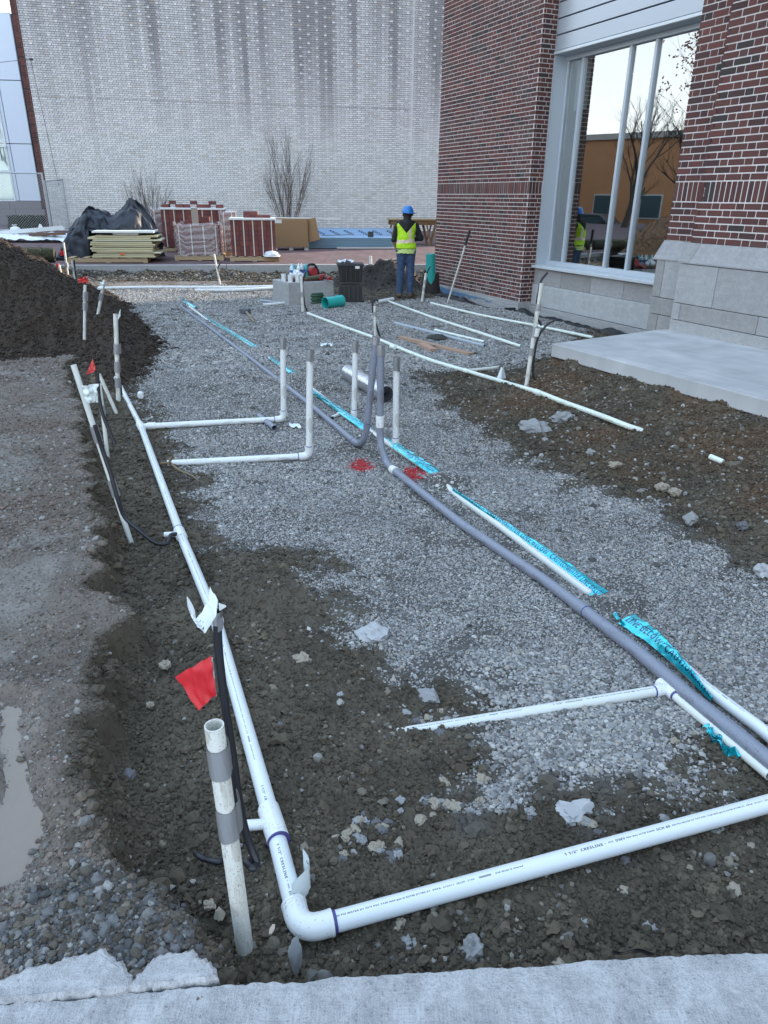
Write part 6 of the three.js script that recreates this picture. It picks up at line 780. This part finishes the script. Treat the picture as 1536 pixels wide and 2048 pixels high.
// ------------------------------------------------------------------ worker
{
  const p = [0.369, 0.2, -14.639], t = thing('person', 'person in blue hard hat, yellow-green safety vest and jeans seen from behind', 'person', [p[0], p[1] + 0.02, p[2]], 0.0);
  // local frame: x right, y up, facing -z (away from the camera)
  const bones = [ // a, b, ra, rb, tag
    [[0, 0.98, 0.0], [0, 1.10, 0.0], 0.150, 0.150, 'j'], [[0, 1.10, 0.0], [0, 1.40, 0.01], 0.150, 0.165, 't'], [[-0.13, 1.44, 0.01], [0.13, 1.44, 0.01], 0.095, 0.095, 't'], [[-0.09, 0.95, 0.01], [0.09, 0.95, 0.01], 0.115, 0.115, 'j'],
    [[0, 1.46, 0.0], [0.015, 1.58, -0.03], 0.066, 0.060, 'n'], [[0.015, 1.62, -0.04], [0.02, 1.70, -0.035], 0.085, 0.090, 'h'],
    [[-0.095, 0.92, 0.01], [-0.11, 0.52, -0.02], 0.106, 0.080, 'j'], [[-0.11, 0.52, -0.02], [-0.125, 0.10, 0.02], 0.080, 0.070, 'j'], [[0.095, 0.92, 0.01], [0.10, 0.52, -0.02], 0.106, 0.080, 'j'], [[0.10, 0.52, -0.02], [0.105, 0.10, 0.02], 0.080, 0.070, 'j'],
    [[-0.125, 0.05, 0.05], [-0.15, 0.035, -0.14], 0.052, 0.045, 'b'], [[0.105, 0.05, 0.05], [0.17, 0.035, -0.12], 0.052, 0.045, 'b'],
    [[-0.19, 1.42, 0.01], [-0.255, 1.16, -0.02], 0.066, 0.052, 'a'], [[-0.255, 1.16, -0.02], [-0.20, 0.98, -0.17], 0.050, 0.038, 's'], [[0.19, 1.42, 0.01], [0.30, 1.20, -0.03], 0.074, 0.062, 'a'], [[0.30, 1.20, -0.03], [0.14, 1.15, -0.24], 0.056, 0.042, 'a'],
    [[-0.20, 0.98, -0.17], [-0.17, 0.95, -0.25], 0.036, 0.026, 's'], [[0.14, 1.15, -0.24], [0.08, 1.15, -0.30], 0.036, 0.026, 's'],
    [[0.0, 1.46, 0.10], [0.0, 1.40, 0.13], 0.085, 0.06, 't'], [[0.03, 1.66, -0.12], [0.035, 1.64, -0.13], 0.03, 0.025, 'h'], [[-0.065, 1.66, -0.02], [-0.075, 1.65, -0.02], 0.02, 0.018, 'h'], [[0.11, 1.66, -0.02], [0.12, 1.65, -0.02], 0.02, 0.018, 'h']];
  for (const [hx, hy, hz, sx] of [[-0.17, 0.95, -0.25, 1], [0.08, 1.15, -0.30, -1]]) for (let k = 0; k < 5; k++) { const th = k === 4, a = [hx + (th ? 0.025 * sx : -0.024 + k * 0.016), hy + (th ? 0.01 : 0), hz + (th ? 0.02 : 0)], b = [a[0] + sx * (th ? 0.035 : 0.012), a[1] - (th ? 0.0 : 0.022), a[2] - [0.045, 0.05, 0.052, 0.042, 0.03][k]], c = [b[0] + sx * 0.018, b[1] - 0.03, b[2] - 0.006]; bones.push([a, b, 0.0095, 0.009, 's'], [b, c, 0.009, 0.008, 's']); }
  const dist = (px, py, pz, a, b, ra, rb) => { const dx = b[0] - a[0], dy = b[1] - a[1], dz = b[2] - a[2], l2 = dx * dx + dy * dy + dz * dz, h = clamp(((px - a[0]) * dx + (py - a[1]) * dy + (pz - a[2]) * dz) / l2), ex = px - a[0] - dx * h, ey = py - a[1] - dy * h, ez = pz - a[2] - dz * h; return Math.sqrt(ex * ex + ey * ey + ez * ez) - lerp(ra, rb, h); };
  function field(list, res, cx, cy, cz, sx, sy, sz, k, warp) {
    const mc = new MarchingCubes(res, new THREE.MeshBasicMaterial(), false, false, 400000); mc.isolation = 0; const half = res / 2;
    for (let z = 0; z < res; z++) for (let y = 0; y < res; y++) for (let x = 0; x < res; x++) { const px = cx + (x - half) / half * sx, py = cy + (y - half) / half * sy, pz = cz + (z - half) / half * sz; let s = 0; for (const b of list) { const e = dist(px, py, b[5] ? pz / b[5] : pz, b[0], b[1], b[2], b[3]); if (e < 0.12) s += Math.exp(-e / k); } let d = s > 0 ? -k * Math.log(s) : 0.12; if (warp) d += warp(px, py, pz); mc.field[x + y * res + z * res * res] = -d; }
    mc.update(); const n = mc.count, pos = mc.positionArray.slice(0, n * 3), g = new THREE.BufferGeometry(); for (let i = 0; i < n; i++) { pos[i * 3] = cx + pos[i * 3] * sx; pos[i * 3 + 1] = cy + pos[i * 3 + 1] * sy; pos[i * 3 + 2] = cz + pos[i * 3 + 2] * sz; }
    const nr = mc.normalArray.slice(0, n * 3); for (let i = 0; i < n; i++) { let a = nr[i * 3] / sx, b = nr[i * 3 + 1] / sy, c = nr[i * 3 + 2] / sz; const l = Math.hypot(a, b, c) || 1; nr[i * 3] = a / l; nr[i * 3 + 1] = b / l; nr[i * 3 + 2] = c / l; }
    g.setAttribute('position', new THREE.BufferAttribute(pos, 3)); g.setAttribute('normal', new THREE.BufferAttribute(nr, 3)); return g;
  }
  const fold = (x, y, z) => (y < 0.95 ? 0.007 * n3(x * 9, y * 14, z * 9) : y < 1.5 ? 0.006 * n3(x * 10, y * 10, z * 10) : 0);
  const body = field(bones, 112, 0, 0.90, -0.05, 0.46, 0.95, 0.40, 0.014, fold);
  const tint = { j: [0.035, 0.065, 0.13], t: [0.012, 0.012, 0.014], n: [0.012, 0.012, 0.014], h: [0.32, 0.19, 0.13], b: [0.13, 0.09, 0.055], a: [0.012, 0.012, 0.015], s: [0.34, 0.20, 0.14] };
  const pa = body.attributes.position, col = new Float32Array(pa.count * 3); for (let i = 0; i < pa.count; i++) { let best = 9, tg = 'j'; const x = pa.getX(i), y = pa.getY(i), z = pa.getZ(i); for (const b of bones) { const e = dist(x, y, z, b[0], b[1], b[2], b[3]); if (e < best) { best = e; tg = b[4]; } } let c = tint[tg]; if (tg === 'h' && z > -0.055) c = [0.018, 0.013, 0.010]; if (tg === 'h' && z < -0.09 && y < 1.62) c = [0.06, 0.03, 0.018]; const k = tg === 'j' ? 1 + 0.2 * n3(x * 20, y * 8, z * 20) : 1; col[i * 3] = c[0] * k; col[i * 3 + 1] = c[1] * k; col[i * 3 + 2] = c[2] * k; }
  body.setAttribute('color', new THREE.BufferAttribute(col, 3)); part('body', body, new THREE.MeshStandardMaterial({ vertexColors: true, roughness: 0.85 }), t);
  // vest: inflated torso, open round the neck
  const vb = [[[-0.02, 1.06, 0.0], [0.0, 1.40, 0.01], 0.178, 0.185, 'v'], [[-0.12, 1.43, 0.01], [0.12, 1.43, 0.01], 0.107, 0.107, 'v'], [[-0.06, 1.03, 0.0], [0.06, 1.03, 0.0], 0.15, 0.15, 'v']];
  const vest = field(vb, 84, 0, 1.22, 0, 0.36, 0.40, 0.30, 0.02, (x, y, z) => { let d = 0.006 * n3(x * 7, y * 9, z * 7); const neck = Math.hypot(x, (z - 0.02) * 0.9); if (y > 1.40 && neck < 0.11 + (y - 1.40) * 0.4 - 0.0) d += 0.2; if (z > 0.05 && y > 1.50 - 0.0 && Math.abs(x) < 0.12) d += 0.2; if (y < 0.965) d += 0.2; if (z > 0 && y > 1.30 + Math.abs(x) * 1.1) d += 0.25; return d; });
  const vp = vest.attributes.position, vc = new Float32Array(vp.count * 3); for (let i = 0; i < vp.count; i++) { const x = vp.getX(i), y = vp.getY(i); let c = [0.42, 0.70, 0.015]; if (Math.abs(y - 1.135 - x * 0.05) < 0.032 || (x > 0.045 && x < 0.105 && y > 1.135)) c = [0.66, 0.52, 0.40]; if (y < 1.0) c = [0.015, 0.02, 0.012]; vc[i * 3] = c[0]; vc[i * 3 + 1] = c[1]; vc[i * 3 + 2] = c[2]; }
  vest.setAttribute('color', new THREE.BufferAttribute(vc, 3)); part('vest', vest, new THREE.MeshStandardMaterial({ vertexColors: true, roughness: 0.7 }), t);
  part('shirt_hem', sheet((u, v) => { const a = u * 2 * Math.PI; return [Math.cos(a) * (0.205 + 0.006 * n2(u * 20, v)), 0.90 + v * 0.085 + 0.01 * n2(Math.cos(a) * 3, 2), Math.sin(a) * 0.17]; }, 48, 5, 0.004), mat(0.48, 0.62, 0.20, 0.8), t);
  // hard hat with peak to the right front
  const hat = new THREE.LatheGeometry([[0.122, 0], [0.124, 0.012], [0.116, 0.05], [0.100, 0.092], [0.070, 0.123], [0.030, 0.138], [0.001, 0.14]].map((e) => new THREE.Vector2(...e)), 26); hat.scale(0.98, 1, 1.14); const hatM = pmat(0.015, 0.17, 0.50, 0.3, { side: THREE.DoubleSide }); const hg = part('hard_hat', hat, hatM, t); hg.position.set(0.02, 1.685, -0.04); hg.rotation.set(0.02, 0, -0.05);
  const brim = new THREE.CylinderGeometry(0.15, 0.15, 0.012, 26); brim.scale(0.98, 1, 1.16); brim.translate(0.02, 0, -0.022); part('brim', brim, hatM, hg);
  part('hood', sheet((u, v) => { const a = (u - 0.5) * 3.4; return [Math.sin(a) * (0.135 - 0.05 * v), 1.53 - 0.16 * v - 0.02 * Math.cos(a * 2), 0.055 + Math.cos(a) * (0.09 + 0.03 * Math.sin(v * 3)) ]; }, 26, 12, 0.012), mat(0.011, 0.011, 0.013, 0.9), t);
  part('papers', box(0.2, 0.005, 0.26), mat(0.6, 0.6, 0.58, 0.8), t).position.set(-0.03, 1.10, -0.33);
  t.scale.setScalar(0.915);
}

// ------------------------------------------------------------------ across the street, seen only mirrored in the window glass
{
  struct('road', (() => { const g = new THREE.PlaneGeometry(9, 90); g.rotateX(-Math.PI / 2); g.translate(-28, -0.2, -20); return g; })(), mat(0.05, 0.05, 0.052, 0.9));
  function block(name, label, x, z0, z1, h, depth, wall, storeys, winM) { const t = thing(name, label, 'building', [x, -0.2, (z0 + z1) / 2]); const w = Math.abs(z1 - z0); part('wall', box(depth, h, w, -depth / 2, h / 2, 0), wall, t); part('parapet', box(depth + 0.3, 0.35, w + 0.3, -depth / 2, h + 0.17, 0), mat(0.4, 0.37, 0.33, 0.8), t); const n = Math.max(2, Math.floor(w / 3.2)); for (let j = 0; j < storeys; j++) for (let i = 0; i < n; i++) { const zz = -w / 2 + (i + 0.5) * w / n, yy = 1.9 + j * (h - 1.2) / storeys; const f = part('window', box(0.1, 1.5, 1.5, 0.05, yy, zz), mat(0.5, 0.5, 0.48, 0.6), t); part('pane', box(0.03, 1.34, 1.34, 0.105, yy, zz), winM, f); } return t; }
  const darkGl = pmat(0.05, 0.08, 0.09, 0.06);
  block('beige_building', 'flat roofed beige building across the street, seen in the window reflection', -36, -25.6, -3, 8.3, 14, mat(0.36, 0.27, 0.18, 0.85), 2, darkGl);
  block('sun_tinted_brick_building', 'low brick building across the street, walls coloured orange as if sunlit, seen in the window reflection', -35, -46, -25.9, 6.0, 12, mat(0.46, 0.22, 0.10, 0.85), 1, darkGl);  // orange of the low sunlight is put into the wall colour
  function bareTree(label, base, h, sd, red) { const t = thing('street_tree', label, 'tree', base, 0, 'street trees'), m = woodMat(0.05, 0.04, 0.034), br = [], lv = []; let s = sd; const q = () => { s = (s * 16807) % 2147483647; return s / 2147483647; };
    function grow(p, d, len, r, depth) { const pts = [p.clone()]; let c = p.clone(), dir = d.clone(); for (let i = 0; i < 5; i++) { dir.x += (q() - 0.5) * 0.3; dir.z += (q() - 0.5) * 0.3; dir.y += 0.03; dir.normalize(); c = c.clone().addScaledVector(dir, len / 5); pts.push(c); } const g = sweep(pts, pts.map((_, i) => r * (1 - 0.11 * i)), { radial: depth > 1 ? 3 : 6 }); if (!depth) part('trunk', g, m, t); else br.push(g); if (depth < 4) for (let i = 0; i < (depth ? 4 : 7); i++) grow(pts[2 + Math.floor(q() * 4)], dir.clone().add(new THREE.Vector3((q() - 0.5) * 2, (q() - 0.2) * 0.7, (q() - 0.5) * 2)).normalize(), len * (0.5 + 0.25 * q()), r * 0.42, depth + 1); else if (red) for (let i = 0; i < 9; i++) { const g2 = new THREE.PlaneGeometry(0.075, 0.055); xf(g2, [c.x + (q() - 0.5) * 0.5, c.y + (q() - 0.5) * 0.5, c.z + (q() - 0.5) * 0.5], [q() * 3, q() * 6, q() * 3]); lv.push(g2); } }
    grow(new THREE.Vector3(), new THREE.Vector3(0, 1, 0), h * 0.45, 0.2, 0); part('branches', merge(br), m, t); if (lv.length) { part('crown', merge(lv), pmat(0.22, 0.07, 0.05, 0.8, { side: THREE.DoubleSide }), t).userData.kind = 'stuff'; } return t; }
  bareTree('street tree with reddish leaves, seen in the window reflection', [-19, -0.2, -17.5], 12, 991, true); bareTree('bare dark street tree, seen in the window reflection', [-24, -0.2, -24.5], 8, 5577, false); bareTree('second bare street tree further along, seen in the window reflection', [-23.5, -0.2, -20.8], 7, 8123, false);
  const t = thing('parked_car', 'dark grey parked car across the street, seen in the window reflection', 'car', [-27, -0.2, -27.5]); const sh = new THREE.Shape(); [[-2.2, 0.35], [-2.2, 0.75], [-1.9, 0.9], [-1.2, 0.95], [-0.6, 1.42], [0.75, 1.45], [1.4, 0.98], [2.1, 0.85], [2.2, 0.6], [2.2, 0.35]].forEach((p, i) => (i ? sh.lineTo(...p) : sh.moveTo(...p))); sh.closePath(); const g = new THREE.ExtrudeGeometry(sh, { depth: 1.5, bevelEnabled: true, bevelSize: 0.1, bevelThickness: 0.12, bevelSegments: 3 }); g.translate(0, 0, -0.75); g.rotateY(Math.PI / 2); part('body', g, pmat(0.05, 0.055, 0.06, 0.25, { metalness: 0.5 }), t);
  for (const z of [-1.4, 1.4]) for (const x of [-0.8, 0.8]) { const w = new THREE.CylinderGeometry(0.33, 0.33, 0.24, 20); w.rotateZ(Math.PI / 2); w.translate(x, 0.33, z); const wh = part('wheel', w, blackPl, t); const rm = new THREE.CylinderGeometry(0.2, 0.2, 0.26, 16); rm.rotateZ(Math.PI / 2); rm.translate(x, 0.33, z); part('rim', rm, ductMat, wh); } part('side_window', box(1.78, 0.36, 1.6, 0, 1.18, -0.05), darkGl, t);
}

renderer.render(scene, camera);
